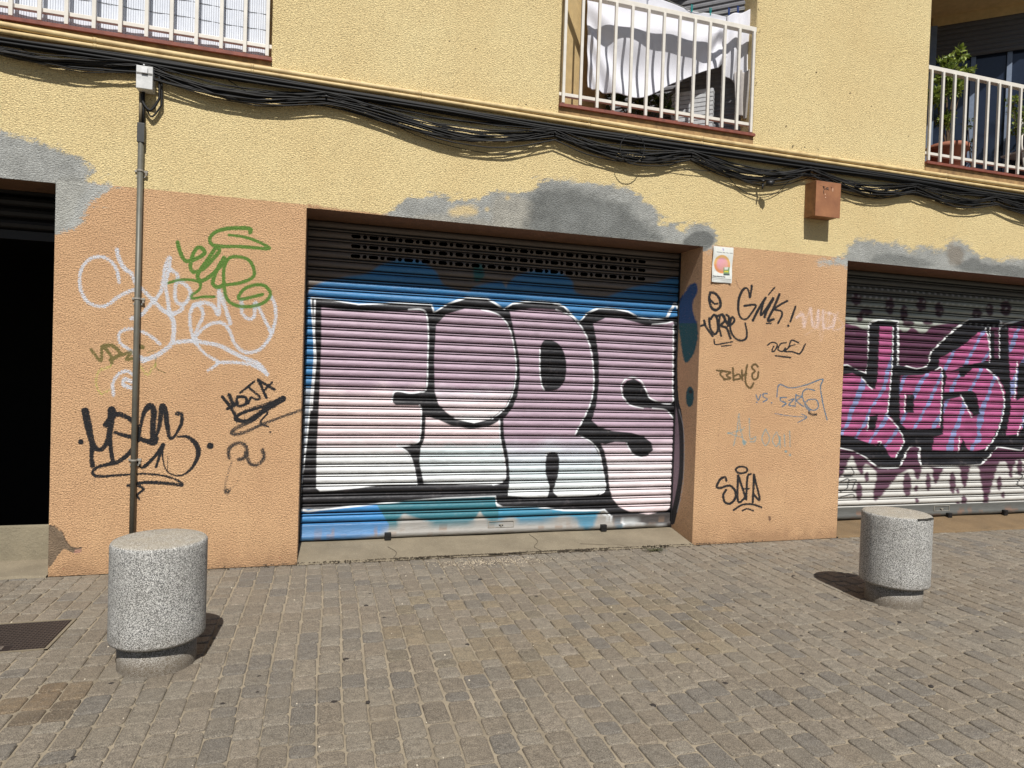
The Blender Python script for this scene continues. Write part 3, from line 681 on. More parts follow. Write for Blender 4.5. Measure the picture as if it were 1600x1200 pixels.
# lintel faces below the band edge, over each opening (2.777 to 2.80)
def paint_lint(cv, V): paint_yellow(cv, V)
for i, (x0, x1) in enumerate(((WX0, XA), (XB, XC), (XD, WX1))):
    wall_grid('lintel', x0, x1, ZL, 2.80, .0115, M_YEL, paint_lint)
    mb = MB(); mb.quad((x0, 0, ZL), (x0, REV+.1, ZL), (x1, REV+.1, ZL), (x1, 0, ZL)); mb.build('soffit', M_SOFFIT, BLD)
# upper wall panels
for x0, x1 in ((WX0, LOG[0][0]), (LOG[0][1], LOG[1][0]), (LOG[1][1], LOG[2][0]), (LOG[2][1], WX1)):
    def pu(cv, V):
        for k in range(10):
            xx = random.uniform(V[:, 0].min(), V[:, 0].max()); zz = random.uniform(3.9, 5)
            q = to_px(np.array([[xx, 0, zz]])); cv.dot(q[0][0], q[1][0], random.uniform(.8, 1.5), S(90, 70, 45), .8, .9)
        if V[:, 0].min() < 0:
            for k in range(22):
                q = to_px(np.array([[LOG[0][1]+abs(random.gauss(0, .05)), 0, random.uniform(3.86, 5)]])); cv.dot(q[0][0], q[1][0], 1, S(110, 90, 60), 1, .6)
        if abs(V[:, 0].min()-LOG[1][1]) < .01:
            for k in range(60):
                q = to_px(np.array([[LOG[1][1]+abs(random.gauss(0, .03)), 0, random.uniform(4.3, 5.4)]])); cv.dot(q[0][0], q[1][0], 1, S(110, 90, 60), 1, .6)
    wall_grid('upper_wall', x0, x1, ZF-.012, ZT, .012, M_YEL, pu, left=1.6, right=1.6)
# roof slab and back, so the building is solid from other places
mb = MB(); mb.box(WX0, WX1, .0, 4.2, ZT, ZT+.25); mb.build('roof_slab', M_OCHRE, BLD)
mb = MB(); mb.box(WX0, WX1, 4.0, 4.2, 0, ZT); mb.box(WX0-.1, WX0, 0, 4.2, 0, ZT); mb.box(WX1, WX1+.1, 0, 4.2, 0, ZT); mb.build('back_wall', M_OCHRE, BLD)
# balcony floors, ceilings
for x0, x1 in LOG:
    mb = MB(); mb.box(x0, x1, .012, 3.9, ZF-.16, ZF); mb.build('balcony_floor', simple('red_floor_tile', S(96, 50, 40), .6), BLD)
    mb = MB(); mb.box(x0-.004, x1+.004, -.035, .09, ZF+.001, ZF+.026); mb.build('sill', M_TILE, BLD)
    if x1 > 0 or True:
        mb = MB(); mb.box(x0, x1, -.010, .012, ZF-.11, ZF); mb.build('sill_band', simple('stained_brown_render', S(176, 142, 96), .9, 0, .3, 12, .003, 60, S(110, 84, 56)), BLD)

# garage interiors
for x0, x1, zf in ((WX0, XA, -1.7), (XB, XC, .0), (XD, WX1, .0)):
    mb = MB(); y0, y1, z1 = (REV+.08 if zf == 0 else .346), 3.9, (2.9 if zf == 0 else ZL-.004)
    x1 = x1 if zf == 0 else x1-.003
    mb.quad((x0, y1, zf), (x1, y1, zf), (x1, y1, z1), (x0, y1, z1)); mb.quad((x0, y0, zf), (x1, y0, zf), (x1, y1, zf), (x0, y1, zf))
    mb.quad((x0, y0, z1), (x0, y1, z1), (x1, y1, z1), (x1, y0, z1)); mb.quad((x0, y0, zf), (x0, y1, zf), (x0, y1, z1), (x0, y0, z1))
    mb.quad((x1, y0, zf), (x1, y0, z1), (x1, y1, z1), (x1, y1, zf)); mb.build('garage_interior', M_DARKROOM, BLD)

# ------------------------------------------------------------------ roller shutters
PITCH_S = .083
def slat_profile(z0, z1, n=11):
    """(y offset towards the street, z) down the whole curtain: convex slat and a hooked joint"""
    zs = []; ys = []
    z = z0
    while z < z1:
        for t in np.linspace(0, 1, n):
            zz = z+.0275+t*.0500
            ys.append(.003+.0135*(math.sin(math.pi*t)**.6)); zs.append(zz)
        for dz, dy in ((-.0047, -.014), (.0025, -.014), (.0034, .0085), (.0070, .0115), (.0120, .0115), (.0135, .006), (.0145, -.016), (.0264, -.016)):
            zs.append(z+dz+(PITCH_S if dz < 0 else 0)); ys.append(dy)
        z += PITCH_S
    return np.array(ys), np.array(zs)
def make_shutter(x0, x1, z0, z1, yy, mat, painter, holes=None, step=.006, label=None):
    ys, zs = slat_profile(z0, z1); k = zs <= z1; ys = ys[k]; zs = zs[k]
    o_ = np.argsort(zs, kind='stable'); ys = ys[o_]; zs = zs[o_]
    nx = int((x1-x0)/step)+1; nz = len(zs); xs = np.linspace(x0, x1, nx)
    X = np.tile(xs, nz); Z = np.repeat(zs, nx)
    dent = (fbm(X*1.1, Z*9, 5, 3)-.5)*.006
    Yv = yy-np.repeat(ys, nx)+dent; Z = Z+(fbm(X*.8, Z*3.1, 9, 2)-.5)*.006
    flat = np.stack([X, np.full_like(X, yy), Z], 1); px, py = to_px(flat); cv = Canvas(px, py); painter(cv)
    gr_ = np.repeat(ys, nx) < -.005; cv.c[gr_] = (.022, .020, .018, 1)   # unsprayed interlocks, set near-black to deepen the groove shade
    Q = grid_quads(nx, nz)
    if holes is not None:
        c = flat[Q].mean(1); Q = Q[~holes(c[:, 0], c[:, 2])]
    me = fast_mesh('roller_shutter', np.stack([X, Yv, Z], 1), Q); set_col(me, 'paint', cv.c)
    o = link('roller_shutter', me, mat, BLD, True)
    if label: o['label'] = label
    return o

LIL = S(172, 150, 164); PNK = S(224, 206, 208); WHT = S(224, 226, 226); ICE = S(206, 218, 220); BLU = S(52, 118, 168); TEA = S(34, 108, 122); CYA = S(42, 126, 156)
def paint_s1(cv):
    def ycol(stops, seed=0, amp=10):
        ys_ = [s[0] for s in stops]; cs = np.array([s[1] for s in stops])
        def f(x, y):
            yy = y+(fbm(x/26, y/20, seed, 3)-.5)*amp*2
            base = np.stack([np.interp(yy, ys_, cs[:, k]) for k in range(3)], 1)
            return base*(.90+.2*fbm(x/19, y/11, seed+4, 4))[:, None]
        return f
    cv.fill([(460, 780), (1070, 770), (1070, 880), (460, 880)], S(158, 156, 150), 6, .9)  # lighter copy of the bare metal for the sunlit foot
    # blue background with domes
    cv.fill([(478, 462), (500, 443), (540, 433), (572, 428), (596, 414), (625, 406), (655, 408), (680, 424), (694, 446), (730, 456), (742, 448), (780, 440), (790, 446), (806, 432), (832, 424), (866, 424), (892, 438), (900, 458), (940, 464), (958, 460), (985, 450), (1020, 443), (1066, 438), (1066, 520), (478, 500)], BLU, 2.2, .96, True)
    cv.fill([(740, 416), (752, 414), (756, 432), (742, 440)], S(20, 96, 100), 2, .9, True)
    cv.fill([(785, 440), (793, 440), (790, 450)], S(150, 140, 130), 1.5, .9)
    cv.fill([(474, 462), (493, 462), (493, 602), (486, 612), (472, 612)], BLU, 1, .97)
    cv.fill([(471, 606), (488, 606), (484, 650), (478, 690), (470, 780), (466, 780)], S(150, 160, 172), 2, .9)
    # lower blue band
    cv.fill([(464, 790), (620, 778), (700, 772), (768, 766), (780, 782), (795, 792), (850, 792), (930, 795), (932, 806), (925, 822), (912, 828), (904, 812), (880, 806), (850, 812), (820, 816), (800, 808), (780, 812), (768, 816), (748, 802), (742, 812), (700, 822), (660, 812), (630, 804), (622, 820), (570, 840), (500, 846), (464, 844)],
            lambda x, y: np.where((x < 596+(y-800)*.6)[:, None], S(44, 124, 182), np.where((x < 778)[:, None], TEA, CYA)), 2.5, .95, True)
    for x, y, r in ((910, 814, 9), (966, 818, 8), (868, 800, 7)): cv.dot(x, y, r, CYA, 3, .85)
    cv.fill([(620, 812), (632, 802), (644, 812), (640, 824), (622, 824)], S(160, 158, 152), 2.5, .7); cv.fill([(740, 812), (750, 798), (757, 812)], S(170, 165, 155), 1.5, .8)
    outer = [(487, 467), (520, 470), (560, 477), (610, 475), (640, 476), (673, 477), (677, 490), (700, 476), (728, 467), (760, 468), (780, 480), (788, 484), (800, 476), (830, 472), (862, 474), (880, 480), (893, 494), (905, 504), (918, 490), (935, 483), (960, 484), (980, 488), (995, 496), (1015, 500), (1040, 498), (1064, 492),
             (1064, 830), (1040, 822), (1005, 819), (975, 817), (955, 806), (944, 795), (936, 796), (880, 796), (840, 791), (785, 791), (776, 786), (774, 774), (740, 775), (690, 777), (640, 781), (590, 786), (540, 791), (500, 795), (469, 795), (474, 740), (480, 690), (487, 620), (492, 560), (490, 510)]
    cv.stroke(outer+[outer[0]], 4.2, S(226, 230, 232), .7, 1, n=2); cv.fill(outer, BK, .6)
    # F
    F_ = [(502, 480), (540, 486), (600, 487), (650, 485), (662, 488), (668, 500), (668, 540), (666, 585), (665, 608), (655, 613), (640, 614), (622, 611), (614, 614), (613, 628), (618, 633), (655, 633), (659, 640), (657, 680), (652, 692), (640, 696), (621, 697), (636, 707), (645, 725), (650, 745), (652, 757), (600, 757), (560, 762), (520, 766), (500, 767), (494, 762), (495, 700), (499, 620), (502, 540)]
    cv.fill(F_, ycol([(598, LIL), (622, PNK), (684, PNK), (712, WHT), (760, WHT)], 1, 12), .7)
    C_ = [(681, 508), (697, 491), (728, 482), (762, 484), (785, 497), (798, 520), (804, 550), (805, 585), (800, 612), (788, 637), (765, 655), (740, 661), (712, 655), (697, 644), (685, 632), (679, 612), (678, 560)]
    cv.fill(C_, ycol([(600, LIL), (618, S(208, 196, 204)), (640, PNK), (660, WHT)], 2, 12), .7)
    St = [(665, 650), (685, 656), (705, 665), (735, 670), (762, 667), (780, 657), (781, 690), (789, 728), (789, 745), (783, 753), (770, 757), (720, 757), (662, 755), (655, 722), (657, 700), (663, 685)]
    cv.fill(St, ycol([(670, PNK), (688, PNK), (702, ICE), (757, WHT)], 3, 8), .7)
    R_ = [(796, 487), (830, 482), (868, 484), (890, 495), (905, 510), (918, 530), (925, 552), (928, 590), (925, 620), (917, 642), (906, 664), (898, 679), (912, 684), (928, 697), (937, 715), (943, 740), (946, 758), (943, 768), (930, 773), (900, 776), (870, 777), (830, 777), (793, 774), (796, 748), (794, 715), (787, 680), (786, 655), (800, 638), (808, 618), (812, 590), (811, 560), (804, 525)]
    cv.fill(R_, ycol([(682, LIL), (706, S(204, 208, 216)), (735, ICE), (776, WHT)], 4, 7), .7)
    Sp = [(926, 506), (945, 497), (970, 498), (990, 503), (1010, 509), (1030, 508), (1051, 503), (1052, 530), (1051, 580), (1050, 628), (1030, 628), (1015, 624), (1008, 610), (1000, 598), (990, 592), (978, 595), (972, 605), (973, 620), (982, 631), (1000, 636), (1025, 638), (1042, 642), (1051, 655), (1053, 700), (1051, 740), (1049, 788), (1040, 798), (1012, 803), (985, 800), (967, 792), (956, 778), (951, 760), (949, 730), (944, 706), (938, 693), (960, 690), (976, 691), (981, 698), (988, 708), (1000, 714), (1012, 711), (1019, 702), (1017, 692), (1005, 682), (985, 676), (955, 673), (935, 667), (924, 657), (931, 632), (935, 600), (935, 560), (931, 530)]
    cv.fill(Sp, ycol([(680, LIL), (708, S(214, 198, 204)), (730, S(226, 218, 220)), (800, PNK)], 6, 10), .7)
    # black counters and bars
    cv.fill([(613, 615), (625, 612), (650, 615), (668, 609), (680, 620), (683, 631), (672, 637), (655, 633), (618, 632)], BK, .6)
    cv.fill([(846, 536), (862, 532), (876, 542), (883, 560), (884, 580), (880, 598), (868, 609), (850, 610), (845, 600), (843, 570)], BK, .6, 1, True)
    cv.fill([(853, 714), (859, 707), (868, 707), (873, 716), (872, 738), (867, 756), (864, 768), (872, 778), (855, 778), (858, 762), (852, 738)], BK, .6, 1, True)
    cv.fill([(898, 681), (912, 670), (922, 656), (935, 667), (958, 674), (985, 676), (1005, 682), (1017, 692), (1019, 703), (1010, 713), (998, 714), (987, 708), (977, 690), (960, 690), (945, 694), (930, 690), (915, 684)], BK, .6)
    cv.fill([(972, 606), (978, 595), (990, 592), (1000, 598), (1007, 611), (1014, 623), (1034, 629), (1054, 632), (1056, 641), (1022, 638), (1000, 637), (982, 632), (974, 621)], BK, .6)
    # white highlights
    W_ = S(236, 238, 240)
    for P, w in (([(638, 484), (658, 484), (666, 492), (669, 520), (668, 560), (666, 606), (655, 612), (640, 614), (624, 611), (615, 613), (612, 628)], 2.2), ([(655, 633), (658, 642), (656, 682), (650, 692), (636, 696), (620, 697)], 2), ([(620, 697), (637, 707), (646, 728), (651, 757)], 2),
                 ([(752, 484), (778, 492), (795, 512), (803, 545), (806, 580), (801, 612), (789, 637), (768, 655)], 1.8), ([(780, 656), (781, 685), (788, 722), (789, 745), (782, 754), (770, 757)], 2),
                 ([(868, 484), (892, 494), (910, 515), (922, 545), (927, 590), (924, 622), (914, 648), (898, 678)], 2), ([(905, 681), (922, 690), (935, 706), (942, 740), (945, 764), (936, 772)], 1.6),
                 ([(843, 545), (843, 580), (846, 602), (850, 610)], 1.8), ([(973, 622), (970, 604), (976, 593), (990, 590), (1002, 597), (1010, 613), (1018, 624), (1048, 630), (1050, 600), (1051, 530), (1051, 508)], 1.9), ([(974, 622), (984, 633), (1004, 638)], 1.6), ([(1018, 638), (1040, 641), (1051, 654)], 1.8),
                 ([(978, 692), (988, 710), (1002, 715)], 1.4), ([(1018, 507), (1040, 505), (1051, 502)], 1.6), ([(850, 714), (858, 705)], 1.3), ([(492, 470), (491, 520), (493, 560), (490, 600), (487, 640)], 2.6)):
        cv.stroke(P, w, W_, .7, .92)
    cv.stroke([(940, 802), (965, 814), (1000, 817), (1030, 820)], 2.5, S(200, 205, 205), .8, .8)

PK = S(170, 88, 130); STB = S(136, 142, 184); MAR = S(84, 46, 68); BK3 = S(28, 28, 32)
def paint_s3(cv):
    q = lambda p: T(p, 1290, 380, 2.609)
    SILV = S(206, 204, 198); cv.fill([(1290, 500), (1680, 480), (1680, 800), (1290, 815)], SILV, 2, .9)
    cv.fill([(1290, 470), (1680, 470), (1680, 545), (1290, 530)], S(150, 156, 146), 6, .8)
    # dark maroon ground with scallops and drips
    cv.fill([(1290, 512), (1330, 508), (1352, 515), (1400, 514), (1412, 520), (1424, 512), (1440, 522), (1456, 510), (1490, 505), (1560, 505), (1680, 505), (1680, 700), (1290, 700)], MAR, 1.2, 1, True)
    for x, y, a, b in ((1337, 468, 8, 10), (1352, 488, 10, 6), (1342, 496, 5, 8), (1389, 478, 7, 14), (1411, 490, 6, 14), (1438, 476, 8, 12), (1466, 484, 7, 12), (1525, 490, 8, 8), (1570, 482, 9, 12), (1545, 484, 6, 10), (1418, 506, 9, 5), (1448, 504, 8, 4)):
        cv.fill([(x+a*math.cos(t), y+b*math.sin(t)) for t in np.linspace(0, 6.1, 12)], S(66, 38, 52), 1.5, .95, True)
    low = [(1290, 690), (1680, 690), (1680, 740), (1604, 742), (1600, 720), (1590, 712), (1583, 728), (1577, 738), (1570, 722), (1562, 718), (1552, 745), (1545, 770), (1539, 784), (1534, 768), (1530, 745), (1527, 730), (1515, 730), (1510, 752), (1505, 762), (1500, 748), (1497, 730), (1476, 730), (1468, 742), (1461, 756), (1456, 745), (1455, 732), (1440, 730), (1436, 745), (1430, 748), (1424, 733), (1405, 740), (1390, 757), (1375, 775), (1366, 782), (1363, 770), (1368, 748), (1366, 735), (1350, 725), (1346, 742), (1338, 732), (1330, 712), (1322, 725), (1312, 745), (1290, 750)]
    cv.fill(low, MAR, 1.4, .96, True)
    for x, y, a, b in ((1416, 757, 6.5, 19), (1353, 745, 3.5, 8), (1341, 768, 5, 14), (1430, 763, 3.2, 5), (1431, 782, 3, 4), (1449, 753, 4, 14), (1487, 754, 5, 17), (1495, 767, 2.5, 4), (1505, 783, 4.5, 9), (1496, 788, 3.5, 4), (1539, 783, 4.5, 11), (1560, 755, 4, 11), (1566, 773, 3, 5), (1578, 741, 3, 5), (1592, 730, 4.5, 13), (1612, 760, 5, 15)):
        cv.fill([(x+a*math.cos(t), y+b*math.sin(t)) for t in np.linspace(0, 6.1, 12)], MAR, 1.2, .93, True)
    outer = [(1290, 575), (1322, 571), (1352, 584), (1356, 545), (1357, 508), (1370, 501), (1401, 503), (1401, 570), (1415, 573), (1430, 577), (1447, 573), (1452, 562), (1453, 552), (1480, 525), (1512, 500), (1560, 500), (1562, 512), (1572, 506), (1680, 500),
             (1680, 700), (1604, 690), (1594, 703), (1557, 697), (1545, 711), (1530, 725), (1504, 727), (1438, 727), (1437, 699), (1422, 697), (1416, 702), (1403, 729), (1370, 729), (1352, 714), (1330, 703), (1290, 695)]
    cv.stroke(outer, 3.4, S(226, 228, 226), .7, 1, n=2); cv.fill(outer, BK3, .6)
    def stripes(x, y):
        s = (x+.42*(y-600)+9*np.sin(y/37+x/53)+14*(fbm(x/40, y/40, 8, 2)-.5)) % 31; m = ((s > 3) & (s < 6+8*fbm(x/24, y/16, 3, 2)))[:, None]
        k = (.72+.5*fbm(x/14, y/10, 4, 3))[:, None]
        return np.where(m, STB, PK)*k
    cv.fill([(1545, 512), (1560, 512), (1561, 560), (1546, 560)], MAR, .8)
    for P in ([(1290, 590), (1330, 583), (1345, 590), (1358, 606), (1366, 608), (1370, 590), (1373, 510), (1393, 510), (1390, 590), (1385, 645), (1400, 665), (1411, 690), (1405, 703), (1396, 715), (1390, 714), (1380, 696), (1372, 690), (1368, 696), (1350, 690), (1330, 682), (1290, 676)],
              [(1406, 587), (1440, 586), (1455, 580), (1471, 577), (1472, 600), (1469, 640), (1467, 668), (1430, 672), (1414, 670), (1405, 660), (1404, 610)],
              q([(460, 470), (560, 415), (620, 362), (650, 358), (662, 400), (668, 480), (600, 490), (545, 545), (540, 520), (555, 515), (600, 510), (650, 510), (700, 545), (727, 600), (725, 660), (700, 750), (660, 830), (600, 850), (575, 840), (555, 795), (540, 848), (430, 843), (440, 790), (475, 778), (478, 640), (550, 625), (575, 670), (600, 705), (625, 695), (612, 615), (590, 600), (478, 608), (490, 545), (485, 520), (458, 500)]),
              [(1574, 510), (1680, 505), (1680, 690), (1600, 662), (1590, 678), (1570, 680), (1578, 640), (1577, 590), (1575, 560)]):
        cv.fill(P, stripes, .7)
    for P in ([(1358, 650), (1371, 648), (1368, 660), (1365, 673), (1353, 671)], [(1415, 617), (1427, 617), (1426, 645), (1413, 645)], [(1590, 568), (1640, 560), (1640, 600), (1586, 626)], [(1545, 518), (1552, 518), (1552, 570), (1546, 560)],
              q([(500, 525), (560, 500), (660, 480), (670, 495), (600, 505), (560, 545), (548, 545), (540, 520)]), [(1600, 640), (1640, 630), (1640, 690), (1596, 690)]):
        cv.fill(P, BK3, .6)
    W_ = S(232, 234, 236)
    for P, w in (([(1394, 512), (1393, 560), (1390, 600), (1386, 640), (1384, 648), (1400, 666), (1411, 688), (1404, 704), (1398, 714)], 1.8), ([(1345, 590), (1356, 603), (1361, 608)], 1.6), ([(1413, 616), (1412, 644)], 1.6), ([(1356, 650), (1354, 672)], 1.6), ([(1460, 578), (1470, 577), (1470, 620), (1467, 664)], 1.8),
                 ([(1538, 513), (1543, 530), (1546, 560)], 1.8), ([(1541, 577), (1557, 592), (1567, 620), (1566, 645), (1555, 680), (1538, 703)], 2), ([(1500, 618), (1508, 634), (1517, 652)], 1.8), ([(1498, 682), (1496, 706)], 1.6), ([(1545, 512), (1545, 566)], 1.2), ([(1560, 508), (1560, 560)], 1.2),
                 ([(1588, 566), (1586, 590), (1584, 622)], 1.8), ([(1600, 655), (1592, 668), (1588, 680)], 1.6), ([(1401, 506), (1401, 570)], 1.6), ([(1370, 690), (1375, 690), (1374, 695)], 1.4)):
        cv.stroke(P, w, W_, .7, .95)
    # small black tags
    for P in ([(1313, 735), (1328, 730), (1332, 742), (1318, 744)], [(1312, 752), (1324, 748), (1322, 762), (1312, 768)], [(1324, 750), (1336, 750), (1330, 764), (1336, 768)], [(1312, 776), (1330, 772), (1334, 778)], [(1310, 757), (1335, 757)], [(1586, 740), (1596, 742), (1588, 755)], [(1594, 742), (1602, 742), (1598, 760)], [(1586, 756), (1600, 764)]):
        cv.stroke(P, 1.8, BK3, .7, .9)
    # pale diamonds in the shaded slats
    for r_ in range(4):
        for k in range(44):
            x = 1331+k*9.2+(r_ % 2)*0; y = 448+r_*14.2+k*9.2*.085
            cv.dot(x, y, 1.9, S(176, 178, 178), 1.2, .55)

# perforations: alternating slots and dots in three slats
zb = .28; S1Z0 = .205
hz = [at(547, y, REV)[2] for y in (366, 381, 396)]
k0 = round((hz[1]-S1Z0-.05)/PITCH_S)
hzs = [S1Z0+PITCH_S*(k0+d)+.0525 for d in (-1, 0, 1)]
hx0, hx1 = at(549, 366, REV)[0], at(1008, 405, REV)[0]; HP = (hx1-hx0-.08)/18
def holes1(x, z):
    m = np.zeros(len(x), bool)
    for zc in hzs:
        for k in range(19):
            xc = hx0+.04+k*HP
            dx = np.maximum(np.abs(x-xc)-.022, 0); m |= np.hypot(dx, z-zc) < .017
            if k < 18: m |= np.hypot(x-xc-HP/2, z-zc) < .0175
    return m
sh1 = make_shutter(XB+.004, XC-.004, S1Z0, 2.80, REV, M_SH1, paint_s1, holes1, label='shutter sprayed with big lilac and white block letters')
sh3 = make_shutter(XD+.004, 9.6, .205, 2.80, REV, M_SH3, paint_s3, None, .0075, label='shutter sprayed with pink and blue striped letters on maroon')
def bottom_rail(sh, x0, x1, blocks, cvs):
    # flat bottom bar, painted over with the same spray
    nx = int((x1-x0)/.008)+1; prof = [(0, .215), (-.012, .212), (-.014, .20), (-.014, .135), (-.020, .130), (-.026, .128), (-.026, .085), (0, .083)]
    xs = np.linspace(x0, x1, nx); V = np.array([(x, REV+dy, z) for dy, z in prof[::-1] for x in xs]); fl = V.copy(); fl[:, 1] = REV
    px, py = to_px(fl); cv = Canvas(px, py); cvs(cv); cv.c[:, 3] *= .75
    me = fast_mesh('bottom_rail', V, grid_quads(nx, len(prof))); set_col(me, 'paint', cv.c)
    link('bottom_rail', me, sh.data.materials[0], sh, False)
    for bx, bz in blocks:
        mb = MB(); mb.bbox(bx-.028, bx+.028, REV-.062, REV-.022, bz-.03, bz+.032, .005); mb.bbox(bx-.02, bx+.02, REV-.066, REV-.058, bz+.0, bz+.024, .002); mb.build('lock_block', M_BLACK, sh)
def p1(cv):
    paint_s1(cv)
    for k in range(60):
        x = random.uniform(480, 1050); y = 838-.042*(x-470)+random.gauss(0, 4); cv.stroke([(x, y), (x+random.uniform(2, 12), y-.3)], random.uniform(.6, 2), S(132, 100, 72), 1.2, .7, smooth=False)
def p3(cv):
    for k in range(80):
        x = random.uniform(1310, 1600); y = 812-.05*(x-1310)+random.gauss(0, 4); cv.stroke([(x, y), (x+random.uniform(2, 10), y-.3)], random.uniform(.6, 2), S(132, 92, 66), 1.2, .8, smooth=False)
bottom_rail(sh1, XB+.004, XC-.004, [(at(605, 842, REV)[0], .1), (at(940, 823, REV)[0], .1)], p1)
bottom_rail(sh3, XD+.004, 9.6, [(at(1477, 815, REV)[0], .085), (at(1564, 807, REV)[0], .095)], p3)
# lock plates on the bottom rails
for sh, a_, b_ in ((sh1, 762, 802), (sh3, 1456, 1480)):
    xa, xb = at(a_, 820, REV)[0], at(b_, 820, REV)[0]
    mb = MB(); z = .165
    for q0, q1, r0, r1 in ((xa, xb, z+.026, z+.030), (xa, xb, z-.030, z-.026), (xa, xa+.005, z-.026, z+.026), (xb-.005, xb, z-.026, z+.026)): mb.box(q0, q1, REV-.021, REV-.013, r0, r1)
    mb.box((xa+xb)/2-.006, (xa+xb)/2+.006, REV-.026, REV-.012, z-.02, z-.006)
    mb.box((xa+xb)/2-.02, (xa+xb)/2+.02, REV-.026, REV-.012, z-.004, z+.002); mb.build('lock_plate', M_METAL, sh)
# guide rails at the shutter ends
for sh, x0, x1 in ((sh1, XB, XB+.012), (sh1, XC-.012, XC), (sh3, XD, XD+.014)):
    mb = MB(); mb.box(x0, x1, REV-.03, REV+.03, .07, ZL-.002); mb.build('guide_rail', M_BLACK, sh)

# rolled shutter and its bar at the top of the open doorway
mb = MB(); z = ZL-.09
for k in range(3):
    mb.tube([(WX0, REV+.06, z-.0-k*.085+.03), (XA-.02, REV+.06, z-k*.085+.03)], .04, 10)
mb.box(WX0, XA-.01, REV+.03, REV+.05, ZL-.345, ZL-.28); mb.build('raised_shutter', simple('dark_brown_metal', S(24, 21, 19), .6), BLD)

# thresholds
def slab(name, x0, x1, zback, mat, yb=REV+.05, zf=.012, yf=-.03):
    nx, ny = int((x1-x0)/.03)+2, 14; xs = np.linspace(x0, x1, nx); V = []
    for j in range(ny):
        t = j/(ny-1)
        for x in xs:
            if j == 0: V.append((x, yf+.012*math.sin(x*9)*.6+.006*math.sin(x*31), -.01))
            else:
                u = (j-1)/(ny-2); V.append((x, yf+.004+.012*math.sin(x*9)*.6*(1-u)+.006*math.sin(x*31)*(1-u)+u*(yb-yf), zf+u*(zback-zf)+.003*math.sin(x*5+u*4)))
    me = fast_mesh(name, V, grid_quads(nx, ny)); return link(name, me, mat, BLD, True)
slab('threshold', XB+.002, XC-.002, .082, M_CONC); slab('threshold', XD+.002, 9.8, .08, M_CONCB, yf=-.02)
slab('threshold', WX0, XA-.004, .05, M_CONC, yb=.33)
mb = MB(); mb.bbox(WX0, XA-.006, .30, .345, -.02, .30, .008); mb.build('doorstep', M_STEP, BLD)

mb = MB()
for P in ([(1.9, -.02), (1.86, .08), (1.93, .2), (1.9, .36)], [(.62, -.02), (.66, .1), (.6, .22)], [(2.7, .0), (2.62, .05), (2.5, .06), (2.3, .1)]):
    c_ = catmull(P, 6)
    mb = MB(); mb.tube([(x, y, .014+.070*max(0, (y+.03)/.49)+.0005) for x, y in c_], .0016, 5); mb.build('crack', simple('dark_crack', S(84, 74, 60), .95), BLD)

# ------------------------------------------------------------------ balcony railings (each a part of the building)
def railing(x0, x1, xs, zb_, zt, lead):
    r = empty('balcony_railing', (0, 0, 0), BLD)
    mb = MB(); mb.bbox(x0, x1, -.001, .056, zt-.042, zt, .004); mb.build('handrail', M_WHITE, r)
    mb = MB(); mb.bbox(x0, x1, .008, .044, zb_+.080, zb_+.108, .003); mb.build('lower_rail', M_WHITE, r)
    b0 = None
    for i, x in enumerate(xs):
        if b0 is None:
            mb = MB(); mb.bbox(-.0125, .0125, -.018, .0065, zb_+.012, zt-.0455, .003); b0 = mb.build('bar', M_WHITE, r); b0.location.x = x
        else:
            b = b0.copy(); COL.objects.link(b); b.parent = r; b.location.x = x
        if i and random.random() < 2: b0_ = None
    return r
z0r = ZF+.028
xs1 = [at(u, 60, 0)[0] for u in (17, 62, 104, 147, 188, 229, 268, 307, 346, 383, 418)]
sp1 = xs1[1]-xs1[0]; xs1 = [xs1[0]-sp1*k for k in range(11, 0, -1)]+xs1
railing(LOG[0][0], LOG[0][1], xs1, z0r, 4.855, 0)
railing(LOG[1][0], LOG[1][1], [LOG[1][0]+.035+k*(1.95-.065)/12 for k in range(13)], z0r, 4.875, 0)
xs3 = [LOG[2][0]+.035+k*.1555 for k in range(25)]
railing(LOG[2][0], LOG[2][1], xs3, z0r, 4.865, 0)

# ------------------------------------------------------------------ loggia insides
# left loggia: white slatted screen tied behind the bars
scr = empty('privacy_screen', (0, 0, 0)); tag(scr, 'white slatted privacy screen tied behind the railing of the left balcony', 'screen')
mb = MB(); x = -3.95
while x < -.435:
    mb.box(x, x+.0138, .075+.002*math.sin(x*40), .083+.002*math.sin(x*40), z0r+.012+.012*random.random(), 4.84); x += .0158
mb.build('slats', M_SCREEN, scr)
mb = MB()
for zz in (z0r+.24, z0r+.36, z0r+.62, z0r+.86): mb.tube([(x_, .0735+.001*math.sin(x_*180), zz+.003*math.sin(x_*11)) for x_ in np.arange(-3.95, -.43, .02)], .0016, 5)
mb.build('wire', M_BLACK, scr)
mb = MB(); mb.box(-4.0, -.40, 1.3, 1.4, ZF, ZT); mb.build('loggia_wall', M_OCHRE, BLD)

# loggia with the laundry
x0, x1 = LOG[1]
mb = MB(); mb.prism([(x0-.002, .05), (x0+.75, .68), (x0+.78, 1.7), (x0-.3, 1.7), (x0-.3, .05)], ZF+.001, ZT-.01); mb.build('splayed_wall', M_OCHRE, BLD)
